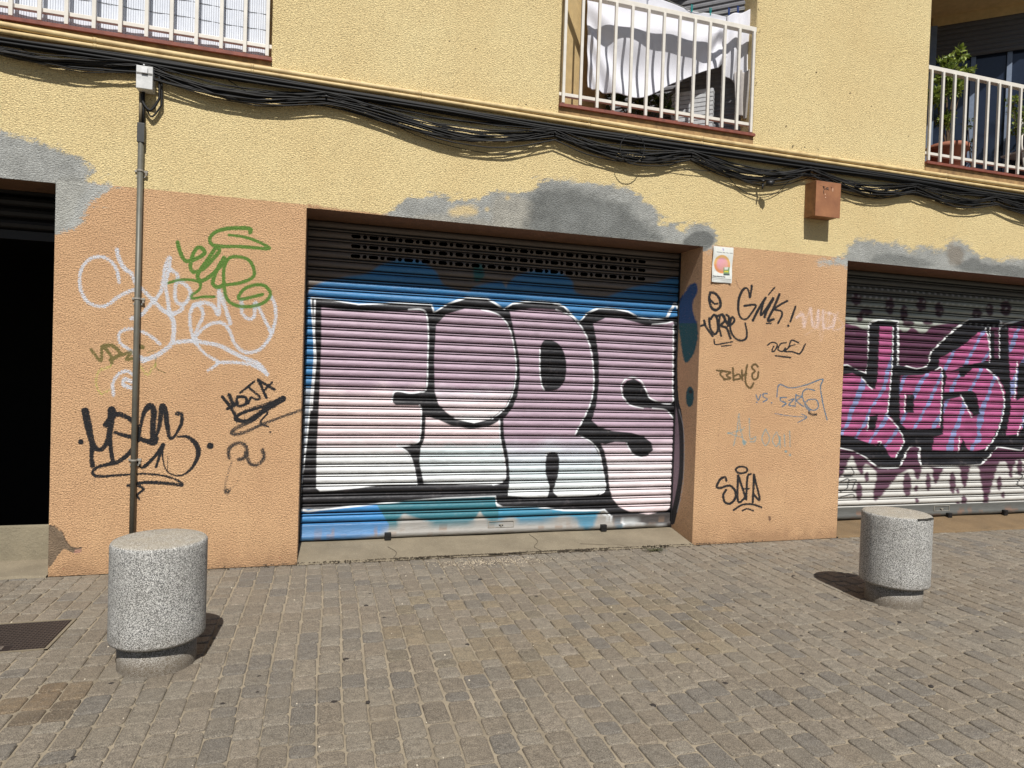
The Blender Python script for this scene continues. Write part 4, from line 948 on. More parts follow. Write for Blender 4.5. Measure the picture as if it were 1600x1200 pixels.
# oblique window wall behind it
def oblique(px_, Ys, length, ztop, z_open, name):
    A = at(px_, 60, Ys)[:2] if Ys is not None else np.array(px_); d = np.array([.753, -.657]); nrm = np.array([-.657, -.753])
    root = empty(name, (A[0], A[1], ZF), BLD); root.rotation_euler[2] = math.atan2(d[1], d[0])
    return root
def ob_window(px_, Ys, L, ztop, zbot, mull=(.42, .78, .98, 1.55, 1.75, 2.3)):
    r = oblique(px_, Ys, L, ztop, zbot, 'balcony_window')
    zt = ztop-ZF; zo = zbot-ZF
    mb = MB(); mb.box(0, L, .05, .2, zt, ZT-ZF-.01); mb.build('header', M_OCHRE, r)
    mb = MB(); n = int((zt-zo)/.055)
    for k in range(n):
        z_ = zo+k*(zt-zo)/n; h = (zt-zo)/n
        mb.add([(0.05, .052, z_+.006), (L, .052, z_+.006), (L, .040, z_+h*.3), (.05, .040, z_+h*.3), (L, .040, z_+h*.7), (.05, .040, z_+h*.7), (L, .052, z_+h), (.05, .052, z_+h), (L, .060, z_), (.05, .060, z_)], [(8, 9, 0, 1)[::-1], (0, 1, 2, 3)[::1], (3, 2, 4, 5), (5, 4, 6, 7)])
    mb.box(.05, L, .05, .07, zo, zt); mb.build('window_shutter', M_DARKSH if Ys is not None else simple('grey_window_shutter', S(122, 122, 126), .6), r)
    mb = MB(); mb.box(.06, L, .11, .12, .0, zo+.02); mb.build('pane', M_GLASS, r)
    mb = MB(); mb.box(-.02, .05, .02, .13, 0, zt)
    for xx in mull: mb.box(xx, xx+.05, .08, .11, .0, zo)
    mb.box(.05, L, .08, .11, 0, .06); mb.build('window_frame', M_FRAME, r)
    return r
ztp = at(1462, 36, .95)[2]; zbt = at(1506, 88, .80)[2]
ob_window(1457, 1.0, 2.6, ztp, zbt)
ztp2 = at(1000, -60, .95)[2]
mb = MB()
ob_window((2.36, 1.46), None, 2.02, 5.9, ZF+.12, (.5, 1.2))
mb = MB(); mb.box(x0-.3, x1+2.0, 1.75, 1.85, ZF, ZT-.01); mb.box(LOG[2][0]-.5, WX1, 1.75, 1.85, ZF, ZT-.01); mb.build('loggia_wall', M_OCHRE, BLD)
zc = at(1458, 20, .95)[2]
for x0_, x1_ in LOG:
    mb = MB(); mb.box(x0_, x1_, .0, 1.28 if x1_ < 0 else 1.7, zc, zc+.2); mb.build('loggia_ceiling', M_OCHRE, BLD)

# slatted cabinet on the balcony
cb = at(1113, 186, .23); cab = empty('slatted_cabinet', (cb[0], .23, ZF)); cab.rotation_euler[2] = math.radians(-41)
tag(cab, 'pale grey slatted cabinet on a metal stand behind the balcony laundry', 'cabinet')
def slat_box(w, d, z0_, z1_, nm):
    mb = MB(); n = int((z1_-z0_)/.042)
    for k in range(n):
        a_ = z0_+k*(z1_-z0_)/n; b_ = a_+(z1_-z0_)/n-.007; mb.bbox(-w, 0, 0, d, a_, b_, .004)
    mb.box(-w+.01, -.01, .01, d-.01, z0_, z1_); return mb.build(nm, M_SLATW, cab)
slat_box(.40, .09, .10, .52, 'body')
mb = MB()
for q in (-.36, -.05): mb.box(q, q+.03, .01, .04, 0, .10)
mb.box(-.40, 0, .0, .09, .085, .10); mb.build('stand', M_METAL, cab)

# ------------------------------------------------------------------ laundry
def cloth_sheet(name, top, bot, Y0, foldf, label, mat=M_CLOTH, nu=150, nv=110, group=None):
    """top / bot outlines in photograph points, hung near the plane y = Y0"""
    tp = catmull(top, 12); bt = catmull(bot, 12)
    def arc(P, n):
        s = np.r_[0, np.cumsum(np.hypot(*np.diff(P, axis=0).T))]; u = np.linspace(0, s[-1], n)
        return np.stack([np.interp(u, s, P[:, 0]), np.interp(u, s, P[:, 1])], 1)
    A = arc(tp, nu); B = arc(bt, nu); V = []
    for j in range(nv):
        v = j/(nv-1)
        for i in range(nu):
            u = i/(nu-1); p_ = A[i]*(1-v)+B[i]*v; q = at(p_[0], p_[1], Y0); q[1] = Y0+foldf(u, v, p_); V.append(q)
    me = fast_mesh(name, V, grid_quads(nu, nv, True)); o = link(name, me, mat, None, True)
    md = o.modifiers.new('thickness', 'SOLIDIFY'); md.thickness = .003
    c = np.mean(np.array(V), 0); me.vertices.foreach_set('co', (np.array(V)-c).astype(np.float32).ravel()); o.location = c
    tag(o, label, 'laundry', group); return o
def fold1(u, v, p_):
    # swags hanging between the two pinned corners
    x, y = p_; s = (y-(-20+.14*(x-917)))/170.0; xc = (x-917)/205.0
    sag = s/(0.35+3.0*np.clip(xc*(1.02-xc), .02, 1)*.9)
    a = .030*math.sin(sag*9.5+1.4*math.sin(xc*3.2)+.6*math.sin(x*.05))*min(1, v*2.6)
    a += .010*math.sin(x*.10+y*.015)*(1-v*.6)
    a += .016*math.sin(xc*15+s*4)*max(0, xc-.70)*3.5*v
    return a*min(1, .25+u*5)-.02*v
sheet = cloth_sheet('bed_sheet', [(917, -60), (960, -40), (1000, -22), (1040, 2), (1080, 16), (1110, 22), (1136, 26)], [(917, 138), (932, 143), (960, 149), (985, 155), (1004, 154), (1024, 146), (1048, 132), (1072, 122), (1098, 112), (1120, 108), (1134, 84)], .20, fold1, 'large white bed sheet hanging in deep folds behind the middle balcony railing')
m_ = sheet.data.materials[0]
def fold2(u, v, p_): return .026*math.sin(u*13+v*2)*(.4+.6*v)+.012*math.sin(u*5+v*6)
cloth_sheet('shirt', [(1137, 26), (1146, 20), (1158, 20), (1170, 16), (1178, 14)], [(1134, 118), (1142, 126), (1155, 128), (1166, 124), (1176, 134)], .13, fold2, 'small white garment bunched at the right end of the washing line', nu=70, nv=70)
cloth_sheet('towel', [(1148, 112), (1156, 110), (1164, 112), (1172, 108)], [(1150, 178), (1158, 182), (1166, 185), (1174, 184)], .10, lambda u, v, p_: .02*math.sin(u*13), 'narrow greyish cloth hanging lowest beside the right wall of the middle balcony', simple('greyish_cloth', S(178, 172, 168), .9), 40, 40)
# washing line and pegs
lp = [at(x, y, .20) for x, y in ((880, -85), (917, -61), (1000, -23), (1060, 8), (1110, 21), (1180, 12))]
mb = MB(); mb.tube(catmull(lp, 8), .0025, 6); o = mb.build('washing_line', simple('line_cord', S(180, 180, 175), .6)); tag(o, 'thin cord strung across the middle balcony above the white laundry', 'washing line')
def peg(x, y, mat, lab, rot=0):
    r = empty('clothes_peg', tuple(at(x, y, .193)))
    for s_ in (-1, 1):
        mb = MB(); mb.add([(s_*.001, -.004, -.035), (s_*.006, -.004, -.035), (s_*.011, -.004, .035), (s_*.005, -.004, .035), (s_*.001, .004, -.035), (s_*.006, .004, -.035), (s_*.011, .004, .035), (s_*.005, .004, .035)],
                           [(0, 1, 2, 3), (7, 6, 5, 4), (0, 4, 5, 1), (1, 5, 6, 2), (2, 6, 7, 3), (3, 7, 4, 0)]); mb.build('jaw', mat, r)
    r.rotation_euler[1] = rot; tag(r, lab, 'clothes peg', 'clothes pegs on the laundry')
peg(1013, -6, M_BLUEP, 'blue clothes peg farthest left, at the top of the bed sheet')
peg(1081, 13, M_TEAL, 'left of the two teal clothes pegs on the bed sheet')
peg(1110, 18, M_TEAL, 'right of the two teal clothes pegs on the bed sheet')
peg(1139, 18, M_BLUEP, 'blue clothes peg at the left corner of the small garment')
peg(1153, 15, M_BLUEP, 'blue clothes peg in the middle of the small garment')
peg(1170, 12, M_BLACK, 'black clothes peg nearest the right wall of the balcony', .1)
peg(1153, 127, M_TEAL, 'left of two teal clothes pegs hanging below the bunched garment', 1.2); peg(1160, 128, M_TEAL, 'right of two teal clothes pegs hanging below the bunched garment', -1.3)
# blue cloth on the floor
q = at(905, 166, .12); V = []; F_ = []
nb = 24
for j in range(9):
    for i in range(nb):
        a_ = 2*math.pi*i/nb; r_ = (1-j/8)**.6; w_ = 1+.18*math.sin(a_*3+j)+.1*math.sin(a_*7)
        V.append((q[0]+.16*r_*w_*math.cos(a_), .17+.07*r_*w_*math.sin(a_), ZF+.002+.085*math.sin(j/8*1.57)*(1+.2*math.sin(a_*2))))
for j in range(8):
    for i in range(nb): F_.append((j*nb+i, j*nb+(i+1) % nb, (j+1)*nb+(i+1) % nb, (j+1)*nb+i))
mb = MB(); mb.add(V, F_); o = mb.build('floor_cloth', M_NAVY, None, True); tag(o, 'crumpled navy blue cloth on the balcony floor beneath the bed sheet', 'cloth')

# ------------------------------------------------------------------ plants
def leaf(mb, p_, d, n_, L, w):
    d = np.array(d); d /= np.linalg.norm(d)+1e-9; s = np.cross(d, n_); s /= np.linalg.norm(s)+1e-9; up = np.cross(s, d)
    a = p_; b = p_+d*L*.5+s*w*.5+up*L*.06; c = p_+d*L-up*L*.12; e = p_+d*L*.5-s*w*.5+up*L*.06; m_ = p_+d*L*.5
    mb.add([a, b, c, e, m_], [(0, 1, 4), (1, 2, 4), (2, 3, 4), (3, 0, 4)])
def shrub(root, base, blobs, n, L, w, mat, nm='foliage', stems=True):
    mb = MB(); ms = MB()
    for (c, r) in blobs:
        c = np.array(c)
        k = int(n*r[0]*r[1]*r[2]/(.1**3)*.5)+25
        for tw in range(max(5, k//7)):
            v = rng.normal(0, 1, 3); v /= np.linalg.norm(v); rad = rng.random()**.4
            tip = c+v*np.array(r)*rad; d0 = v*.7+np.array([0, 0, .7])+rng.normal(0, .25, 3)
            ms.tube([c+(tip-c)*.1, c+(tip-c)*.6+np.array([0, 0, .01]), tip], [.003, .002, .0012], 4)
            for q_ in range(7):
                t = q_/6; pp = c+(tip-c)*(.55+.45*t)+rng.normal(0, .006, 3)
                leaf(mb, pp, d0*.5+rng.normal(0, .7, 3), rng.normal(0, 1, 3)+np.array([0, 0, 1.5]), L*rng.uniform(.7, 1.2), w*rng.uniform(.7, 1.2))
        ms.tube([np.array(base), (np.array(base)+c)/2+rng.normal(0, .01, 3), c], [.009, .007, .004], 6)
    mb.build(nm, mat, root); ms.build('stems', simple('brown_stem', S(84, 66, 46), .9), root)
# tall potted shrub in the right balcony
pc_ = at(1480, 232, .26); base = (pc_[0], .26, ZF)
pt = empty('potted_shrub', (0, 0, 0)); tag(pt, 'leafy green shrub in a large terracotta pot behind the right balcony railing', 'potted plant')
mb = MB(); mb.lathe([(0, .055), (.145, .055), (.15, .06), (.185, .28), (.203, .28), (.205, .335), (.19, .335), (.185, .30), (0, .30)], (pc_[0], .26, ZF), 40); mb.build('pot', M_TERRA, pt, True)
mb = MB(); mb.box(pc_[0]-.17, pc_[0]+.17, .10, .42, ZF+.001, ZF+.055); mb.build('plinth', M_TILE, pt)
bx = pc_[0]; P_ = lambda u, v_, Y_=.26: tuple(at(u, v_, Y_))
shrub(pt, (bx, .26, ZF+.3), [(P_(1480, 120), (.15, .12, .13)), (P_(1500, 88), (.07, .06, .12)), (P_(1478, 98), (.08, .07, .10)), (P_(1462, 150), (.09, .09, .13)), (P_(1490, 140), (.13, .1, .1)), (P_(1475, 190), (.10, .09, .09)), (P_(1508, 112), (.09, .08, .07))], 260, .075, .028, M_LEAF)
rebase(pt, base)
# second pot with slender plant
pl = empty('trailing_plant'); tag(pl, 'thin trailing green plant in a dark pot between the shrub and the window', 'potted plant')
q = at(1520, 250, .45); mb = MB(); mb.lathe([(0, .0), (.07, 0), (.09, .15), (.08, .15), (0, .13)], (q[0], .45, ZF+.001), 24); mb.build('pot', M_BLACK, pl, True)
shrub(pl, (q[0], .45, ZF+.14), [(tuple(at(1512, 195, .42)), (.08, .07, .1)), (tuple(at(1524, 228, .42)), (.1, .08, .08))], 50, .05, .02, M_LEAF2); rebase(pl, (q[0], .45, ZF))
p2 = empty('potted_shrub'); tag(p2, 'dark green shrub in a black pot at the right edge of the right balcony', 'potted plant')
q = at(1596, 270, .3); mb = MB(); mb.lathe([(0, .0), (.13, 0), (.16, .2), (.17, .22), (.15, .22), (0, .19)], (q[0], .3, ZF+.001), 28); mb.build('pot', M_BLACK, p2, True)
shrub(p2, (q[0], .3, ZF+.2), [(tuple(at(1583, 165, .3)), (.10, .09, .12)), (tuple(at(1592, 200, .3)), (.14, .1, .12)), (tuple(at(1600, 180, .3)), (.12, .1, .14))], 160, .055, .026, M_LEAF); rebase(p2, (q[0], .3, ZF))
# plants below the sheet
p3_ = empty('balcony_plant'); tag(p3_, 'dark leafy plant in a planter on the floor behind the white sheet', 'potted plant')
q = at(1000, 176, .55); mb = MB(); mb.bbox(q[0]-.32, q[0]+.3, .5, .7, ZF+.001, ZF+.13, .01); mb.build('planter', M_TERRA, p3_)
shrub(p3_, (q[0], .58, ZF+.1), [(tuple(at(965, 158, .58)), (.14, .1, .1)), (tuple(at(1000, 168, .42)), (.16, .08, .10)), (tuple(at(1038, 162, .38)), (.12, .07, .12)), (tuple(at(1010, 120, .7)), (.2, .1, .2))], 90, .08, .036, M_LEAF2); rebase(p3_, (q[0], .58, ZF))
p4_ = empty('hanging_plant'); tag(p4_, 'dark green plant hanging above the washing line at the top edge', 'plant')
q = at(1045, -20, .55)
shrub(p4_, tuple(at(1040, -60, .6)), [(tuple(at(1035, -4, .55)), (.14, .09, .08)), (tuple(at(1000, -18, .55)), (.16, .1, .1))], 16, .06, .028, M_LEAF2); rebase(p4_, tuple(q))
# folding chair at the right edge of the right balcony
ch = empty('folding_chair'); tag(ch, 'white folding chair leaning among plants at the right edge of the right balcony', 'chair')
q = at(1606, 240, .2)
for dx_ in (0, .34):
    mb = MB(); mb.tube([(q[0]-.10+dx_, .2, ZF+.01), (q[0]+.12+dx_, .22, ZF+.42)], .011, 8); mb.tube([(q[0]+.05+dx_, .24, ZF+.01), (q[0]-.02+dx_, .26, ZF+.5), (q[0]-.0+dx_, .28, ZF+.8)], .011, 8); mb.build('leg', M_WHITE, ch, True)
mb = MB(); mb.bbox(q[0]-.02, q[0]+.36, .19, .5, ZF+.42, ZF+.445, .006); mb.build('seat', M_WHITE, ch); mb = MB(); mb.bbox(q[0]-.0, q[0]+.36, .27, .29, ZF+.62, ZF+.8, .006); mb.build('backrest', M_WHITE, ch)
rebase(ch, (q[0], .2, ZF))

# ------------------------------------------------------------------ conduits along the facade
def px_path(P, Y_, n=10): return [at(x, y, Y_) for x, y in catmull(P, n)]
for P, lab, r_ in (([(-60, 27), (0, 38), (220, 76), (440, 112), (680, 150), (920, 188), (1080, 214), (1240, 239), (1420, 266), (1600, 293), (1680, 305)], 'upper of the two yellow painted conduits above the cables', .021), ([(-60, 39), (0, 49), (220, 84), (440, 119), (680, 157), (920, 196), (1080, 222), (1240, 246), (1420, 273), (1600, 300), (1680, 312)], 'lower of the two yellow painted conduits above the cables', .016)):
    pts = px_path(P, -.022)
    mb = MB(); mb.tube(pts, r_, 12); c_ = empty('conduit', tuple(pts[0])); 
    tag(c_, lab, 'conduit', 'yellow conduits along the facade')
    o = mb.build('pipe', M_PIPEY, c_, True); 
    for k in range(6, len(pts)-2, 11):
        mb = MB(); p_ = pts[k]; mb.tube([p_-np.array([.012, 0, 0]), p_+np.array([.012, 0, 0])], r_+.003, 12); mb.build('clip', M_PIPEY, c_, True)
    for ch_ in c_.children: ch_.location = -Vector(pts[0])

# ------------------------------------------------------------------ black cables
anch = [(-60, 68), (215, 99), (510, 147), (866, 204), (1080, 237), (1265, 264), (1430, 290), (1555, 309), (1700, 330)]
AW = [at(x, y, -.04) for x, y in anch]; sags = [.06, .13, .18, .15, .18, .14, .10, .11]
def cable(pts, r_, mat, label, group='black cables slung along the facade'):
    c0 = Vector(pts[0]); mb = MB(); mb.tube([np.array(p_)-np.array(pts[0]) for p_ in pts], r_, 7); o = mb.build('cable', mat, None, True); o.location = c0
    tag(o, label, 'cable', group); return o
NC = 24
LS = 'black cable sagging with the others between the brackets above the doors'
for i in range(NC):
    pts = []; f = (i+.5)/NC; offs = [0]+[(rng.normal(0, .010) if rng.random() > .35 else -rng.uniform(.02, .085)) for _ in AW[1:-1]]+[0]; dy0 = rng.uniform(-.022, .016); dz0 = rng.uniform(-.014, .014)
    for k in range(len(AW)-1):
        a, b = AW[k]+np.array([0, 0, offs[k]]), AW[k+1]+np.array([0, 0, offs[k+1]]); s = sags[k]*((.60+.42*f) if i % 4 else (.1+.6*rng.random()))*rng.uniform(.86, 1.1); sk = (1.25 if k == 2 else 1.0)*rng.uniform(.8, 1.25); sw = rng.uniform(-.025, .02)
        for t in np.linspace(0, 1, 14)[:-1]:
            u = t**sk; sg = (4*u*(1-u))**1.25
            p_ = a*(1-t)+b*t; p_ = p_+np.array([0, dy0+sw*sg-.012*sg, dz0-s*sg+.006*math.sin(t*9+i*1.7)*sg+.003*math.sin(t*23+i)]); pts.append(p_)
    pts.append(AW[-1]); cable(pts, rng.choice([.0035, .0045, .0055, .007]), M_CABLE if rng.random() < .72 else M_CABLE2, LS)
TA = [(-60, 52), (0, 62), (215, 93), (400, 124), (510, 141), (700, 172), (866, 199), (1080, 230), (1265, 258), (1430, 282), (1555, 302), (1700, 324)]
LT_ = 'black cable pulled straight just under the yellow conduits'
for i in range(7):
    P = [(x, y-4+i*1.6+rng.normal(0, 1.1)) for x, y in TA]
    cable(px_path(P, -.03-.012*(i % 3), 8), rng.choice([.007, .009, .011]), M_CABLE, LT_, 'straight black cables under the conduits')
cable(px_path([(560, 158), (562, 168), (575, 180), (600, 188), (640, 200), (690, 213), (740, 214), (790, 212), (840, 205), (866, 203)], -.03), .003, M_CABLE2, 'thin loose cable looping below the bundle left of the middle balcony')
cable(px_path([(866, 203), (880, 214), (940, 238), (1000, 250), (1060, 262), (1120, 268), (1180, 270), (1230, 262), (1262, 262)], -.035), .003, M_CABLE2, 'thin loose cable hanging lowest below the middle balcony')
cable(px_path([(1130, 262), (1150, 290), (1185, 308), (1215, 300), (1240, 276), (1262, 264)], -.02), .003, M_CABLE2, 'thin loose cable looping down left of the brown box')
cable(px_path([(1445, 292), (1480, 308), (1520, 316), (1545, 320), (1600, 324), (1660, 330)], -.03), .003, M_CABLE2, 'thin loose cable below the bundle at the right edge')
cable(px_path([(330, 108), (400, 150), (450, 158), (500, 152), (520, 146)], -.03), .003, M_CABLE2, 'thin loose cable below the bundle right of the meter box')
cable(px_path([(988+19*math.cos(t), 232+22*math.sin(t)) for t in np.linspace(0, 12.3, 34)], -.12, 3), .0035, M_CABLE, 'coil of thin black cable hanging in front of the bundle under the middle balcony')
cable(px_path([(575, 165), (600, 185), (660, 215), (740, 236), (800, 240), (850, 222)], -.035), .003, M_CABLE2, 'thin loose cable hanging lowest between the two upper grey patches')
cable(px_path([(1330, 282), (1370, 306), (1410, 305), (1436, 292)], -.035), .003, M_CABLE2, 'thin loose cable hanging lowest right of the brown box')
cable(px_path([(20, 70), (70, 92), (140, 108), (200, 108)], -.035), .003, M_CABLE2, 'thin loose cable hanging lowest at the left edge')
# cable brackets
for i, (x, y) in enumerate(anch[1:-1]):
    p_ = at(x, y, -.05); mb = MB(); mb.bbox(-.008, .008, -.035, .038, -.030, -.022, .002); mb.bbox(-.009, .009, .030, .040, -.045, .03, .002)
    o = mb.build('cable_bracket', M_BLACK); o.location = p_; tag(o, ['small bracket holding the cables over the grey downpipe', 'small cable bracket above the open corner of the lilac shutter', 'small cable bracket at the left end of the middle balcony', 'small cable bracket below the right half of the middle balcony', 'small cable bracket just above the brown box', 'small cable bracket left of the right balcony', 'small cable bracket under the right balcony'][i], 'bracket', 'cable brackets on the facade')

# meter box and downpipe
XP = at(216, 480)[0]
jb = empty('meter_box'); tag(jb, 'small white electrical box with a latch above the grey pipe', 'electrical box')
a_ = at(213, 101, -.10); b_ = at(238, 140, -.10)
mb = MB(); mb.bbox(a_[0], b_[0], -.10, -.004, b_[2], a_[2], .004); mb.build('case', simple('white_box_paint', S(214, 214, 212), .5), jb)
xm = (a_[0]+b_[0])/2-.0; mb = MB(); mb.bbox(xm-.018, xm+.022, -.115, -.099, b_[2]+.105, a_[2]-.018, .003); mb.tube([(xm, -.1155, b_[2]+.16), (xm, -.119, b_[2]+.16)], .005, 8); mb.build('latch', simple('white_box_paint', S(226, 226, 226), .5), jb)
mb = MB(); mb.box(a_[0]+.002, b_[0]-.002, -.1015, -.0995, a_[2]-.062, a_[2]-.048); mb.build('strap', simple('grey_strap', S(110, 108, 104), .6), jb)
rebase(jb, ((a_[0]+b_[0])/2, 0, b_[2]))
xr = b_[0]+.03
cable([np.array(q) for q in catmull([(xr, -.05, a_[2]+.03), (xr+.005, -.05, a_[2]-.15), (xr, -.05, b_[2]-.05), (xr-.05, -.05, b_[2]-.13), (xr-.10, -.04, b_[2]-.08), (xr-.11, -.03, b_[2]-.01)], 8)], .009, M_CABLE, 'thick black cable looping under the small white electrical box', 'cable loops at the white electrical box')
cable([np.array(q) for q in catmull([(xr+.012, -.03, a_[2]+.03), (xr+.018, -.035, a_[2]-.2), (xr+.01, -.035, b_[2]-.09), (xr-.045, -.035, b_[2]-.17), (xr-.09, -.03, b_[2]-.1)], 8)], .006, M_CABLE, 'second black cable looping round the thick one under the white electrical box', 'cable loops at the white electrical box')
dp = empty('downpipe'); tag(dp, 'grey steel pipe running down the orange wall behind the near bollard', 'pipe')
zt_ = at(219, 225)[2]
mb = MB(); mb.tube([(XP, -.03, .0), (XP, -.03, 1.5), (XP, -.03, zt_)], .0195, 14); mb.build('pipe', M_PIPEG, dp, True)
mb = MB(); mb.bbox(XP-.022, XP+.026, -.052, -.006, zt_-.0, at(219, 195)[2], .004); mb.build('sleeve', simple('dark_pipe_sleeve', S(66, 66, 64), .5), dp)
mb = MB(); mb.tube([(XP-.006, -.025, at(219, 196)[2]), (XP-.008, -.025, b_[2]+.0)], .012, 10); mb.build('pipe', simple('grey_brown_conduit', S(120, 108, 86), .6), dp, True)
mb = MB(); mb.tube([(XP+.014, -.03, at(219, 197)[2]), (XP+.012, -.03, b_[2]+.0)], .008, 8); mb.build('cable', M_CABLE, dp, True)
for yy_ in (268, 467, 718):
    zc_ = at(215, yy_)[2]; mb = MB(); mb.tube([(XP, -.03, zc_-.006), (XP, -.03, zc_+.006)], .0235, 14); mb.bbox(XP-.04, XP+.045, -.012, -.003, zc_-.008, zc_+.008, .002)
    mb.tube([(XP+.036, -.018, zc_-.03), (XP+.036, -.018, zc_-.012)], .008, 8); mb.bbox(XP-.03, XP+.03, -.012, -.002, zc_-.045, zc_-.03, .002); mb.build('clamp', M_METAL, dp)
rebase(dp, (XP, -.03, 0))

# brown box and the small black fitting
xl = at(1257.5, 300)[0]; zt2 = at(1275, 281, -.15)[2]; zb2 = at(1275, 337, -.15)[2]; xr2 = at(1313.5, 300, -.15)[0]
bxo = empty('wall_box'); tag(bxo, 'red-brown metal box hanging on the yellow wall under the cables', 'box')
mb = MB(); mb.bbox(xl, xr2-.004, -.142, -.001, zb2+.008, zt2, .004); mb.build('case', M_BOX, bxo)
mb = MB(); mb.bbox(xl+.0, xr2, -.153, -.1425, zb2, zt2-.004, .003); 
mb.build('lid', simple('red_brown_lid_paint', S(156, 106, 70), .7, 0, .1, 10, .001, 50, S(132, 86, 58)), bxo)
mb = MB()
for P in ([(.10, .05), (.09, .06), (.075, .05), (.09, .075), (.12, .07)], [(.09, .075), (.085, .10), (.09, .125)], [(.12, .055), (.115, .085)], [(.12, .06), (.14, .062), (.125, .075), (.145, .08)], [(.05, .045), (.054, .047)], [(.17, .05), (.175, .06)]):
    c2 = catmull(P, 6) if len(P) > 2 else P
    mb.tube([(xl+u, -.1545, zt2-w_) for u, w_ in c2], .0022, 5)
mb.build('tag_marks', M_BLACK, bxo)
mb = MB()
for u, w_, h_ in ((.185, .06, .03), (.10, .12, .012), (.105, .15, .01)): mb.box(xl+u, xl+u+.01, -.1545, -.1528, zt2-w_-h_, zt2-w_)
mb.build('paint_chips', simple('pale_chip', S(214, 170, 140), .8), bxo)
rebase(bxo, (xl, 0, zb2))
q = at(1197, 287, -.10); mb = MB(); mb.tube([(0, .0, .0), (.025, -.02, .0), (.05, -.035, 0)], [.020, .03, .026], 12); mb.tube([(-.02, .02, .01), (-.03, .01, -.05)], .008, 8); mb.tube([(-.02, 0, .02), (-.03, .02, .03), (-.035, .07, .05)], .010, 8); mb.tube([(.06, -.035, .012), (.03, -.04, .012)], .012, 10)
o = mb.build('cable_fitting', M_BLACK, None, True); o.location = q; tag(o, 'small round black fitting hanging from the cables left of the brown box', 'fitting')

# poster
xa, xb = at(1113, 400)[0], at(1144, 400)[0]; za, zb3 = at(1130, 386)[2], at(1127, 442)[2]
nu, nv = 70, 130; V = []; U_ = []; Vv = []
for j in range(nv):
    for i in range(nu):
        u, v = i/(nu-1), j/(nv-1); cur = .010*max(0, abs(u-.5)*2-.75)*4+.004*math.sin(v*9)+.012*max(0, v-.93)*8*(.4+.6*math.sin(u*6))
        V.append((xa+(xb-xa)*u-.008*v, -.006-abs(cur), za+(zb3-za)*v)); U_.append(u*100); Vv.append(v*190)
cv = Canvas(np.array(U_), np.array(Vv)); cv.c[:] = (*S(214, 216, 210), 1)
th = np.linspace(0, 2*np.pi, 26)[:-1]
cv.fill([(50+41*math.cos(t), 92+49*math.sin(t)) for t in th], lambda x, y: np.where((y < 95)[:, None], S(206, 160, 92), S(212, 138, 84)), 1.5)
cv.fill([(51+29*math.cos(t), 92+34*math.sin(t)) for t in th], lambda x, y: np.stack([np.interp(x+y, [80, 200], [S(206, 140, 180)[k], S(214, 158, 130)[k]]) for k in range(3)], 1), 6, .9)
cv.fill([(58, 108), (88, 104), (90, 148), (60, 150)], S(120, 150, 96), 1.2); cv.fill([(64, 126), (84, 125), (84, 131), (64, 132)], S(226, 214, 60), 1); cv.fill([(60, 140), (90, 138), (90, 148), (60, 150)], S(52, 70, 76), 1.5)
cv.fill([(62, 108), (82, 104), (80, 118), (64, 120)], S(226, 226, 220), 2, .8)
cv.stroke([(50, 10), (53, 18)], 5, S(150, 130, 190), 2)
for y in (30,):
    for x0_, x1_ in ((20, 44), (50, 62), (68, 78), (84, 96)): cv.stroke([(x0_, y), (x1_, y+1)], 3, S(60, 58, 60), 1, .9, smooth=False)
for x0_, x1_ in ((6, 22), (28, 40), (46, 54), (60, 66)): cv.stroke([(x0_, 158), (x1_, 159)], 6, S(50, 48, 50), 1, .9, smooth=False)
cv.stroke([(2, 166), (96, 170)], 2.5, S(50, 50, 50), 1, .9, smooth=False)
for k in range(22): cv.stroke([(5+k*4.2, 173), (7+k*4.2, 181)], 1.6, S(110, 108, 106), .8, .8, smooth=False)
cv.stroke([(2, 185), (94, 188)], 2, S(60, 60, 60), 1, .8, smooth=False)
me = fast_mesh('poster', V, grid_quads(nu, nv, True)); set_col(me, 'paint', cv.c); o = link('poster', me, M_POSTER, None, True)
md = o.modifiers.new('thickness', 'SOLIDIFY'); md.thickness = .0012; tag(o, 'small white poster with an orange and pink disc at the top of the middle pier', 'poster')

# ------------------------------------------------------------------ bollards
def bollard(c, label):
    r = empty('bollard', (c[0], c[1], 0))
    mb = MB(); R = .2235; zt, zb_ = .643, .140
    prof = [(0, zb_), (R-.03, zb_), (R-.012, zb_+.002), (R-.004, zb_+.008), (R, zb_+.018)]
    prof += [(R, zb_+.02+(zt-zb_-.04)*k/8) for k in range(9)]+[(R-.002, zt-.012), (R-.008, zt-.004), (R-.018, zt), (R-.1, zt+.001), (0, zt+.002)]
    mb.lathe(prof, (0, 0, 0), 96); o = mb.build('drum', M_TERR, r, True)
    mb = MB(); mb.lathe([(.183, -.02), (.183, .02), (.183, .139), (.12, .1395)], (0, 0, 0), 96); mb.build('base', M_TERR, r, True)
    for ch_ in r.children:
        ch_.data.polygons.foreach_set('use_smooth', np.ones(len(ch_.data.polygons), bool))
    return tag(r, label, 'bollard', 'stone bollards on the pavement')
BL1 = bollard(BL, 'speckled stone bollard in front of the grey pipe, nearest the viewer')
BR1 = bollard(BR, 'speckled stone bollard with a chipped rim in front of the pink graffiti shutter')
mb = MB()
for k, t in enumerate(np.linspace(4.55, 5.15, 12)): mb.box(.221*math.cos(t)-.012, .221*math.cos(t)+.012, .221*math.sin(t)-.004, .221*math.sin(t)+.006, .634-.006*random.random(), .641)
mb.build('chipped_rim', simple('dark_chip', S(62, 60, 56), .95), BR1)

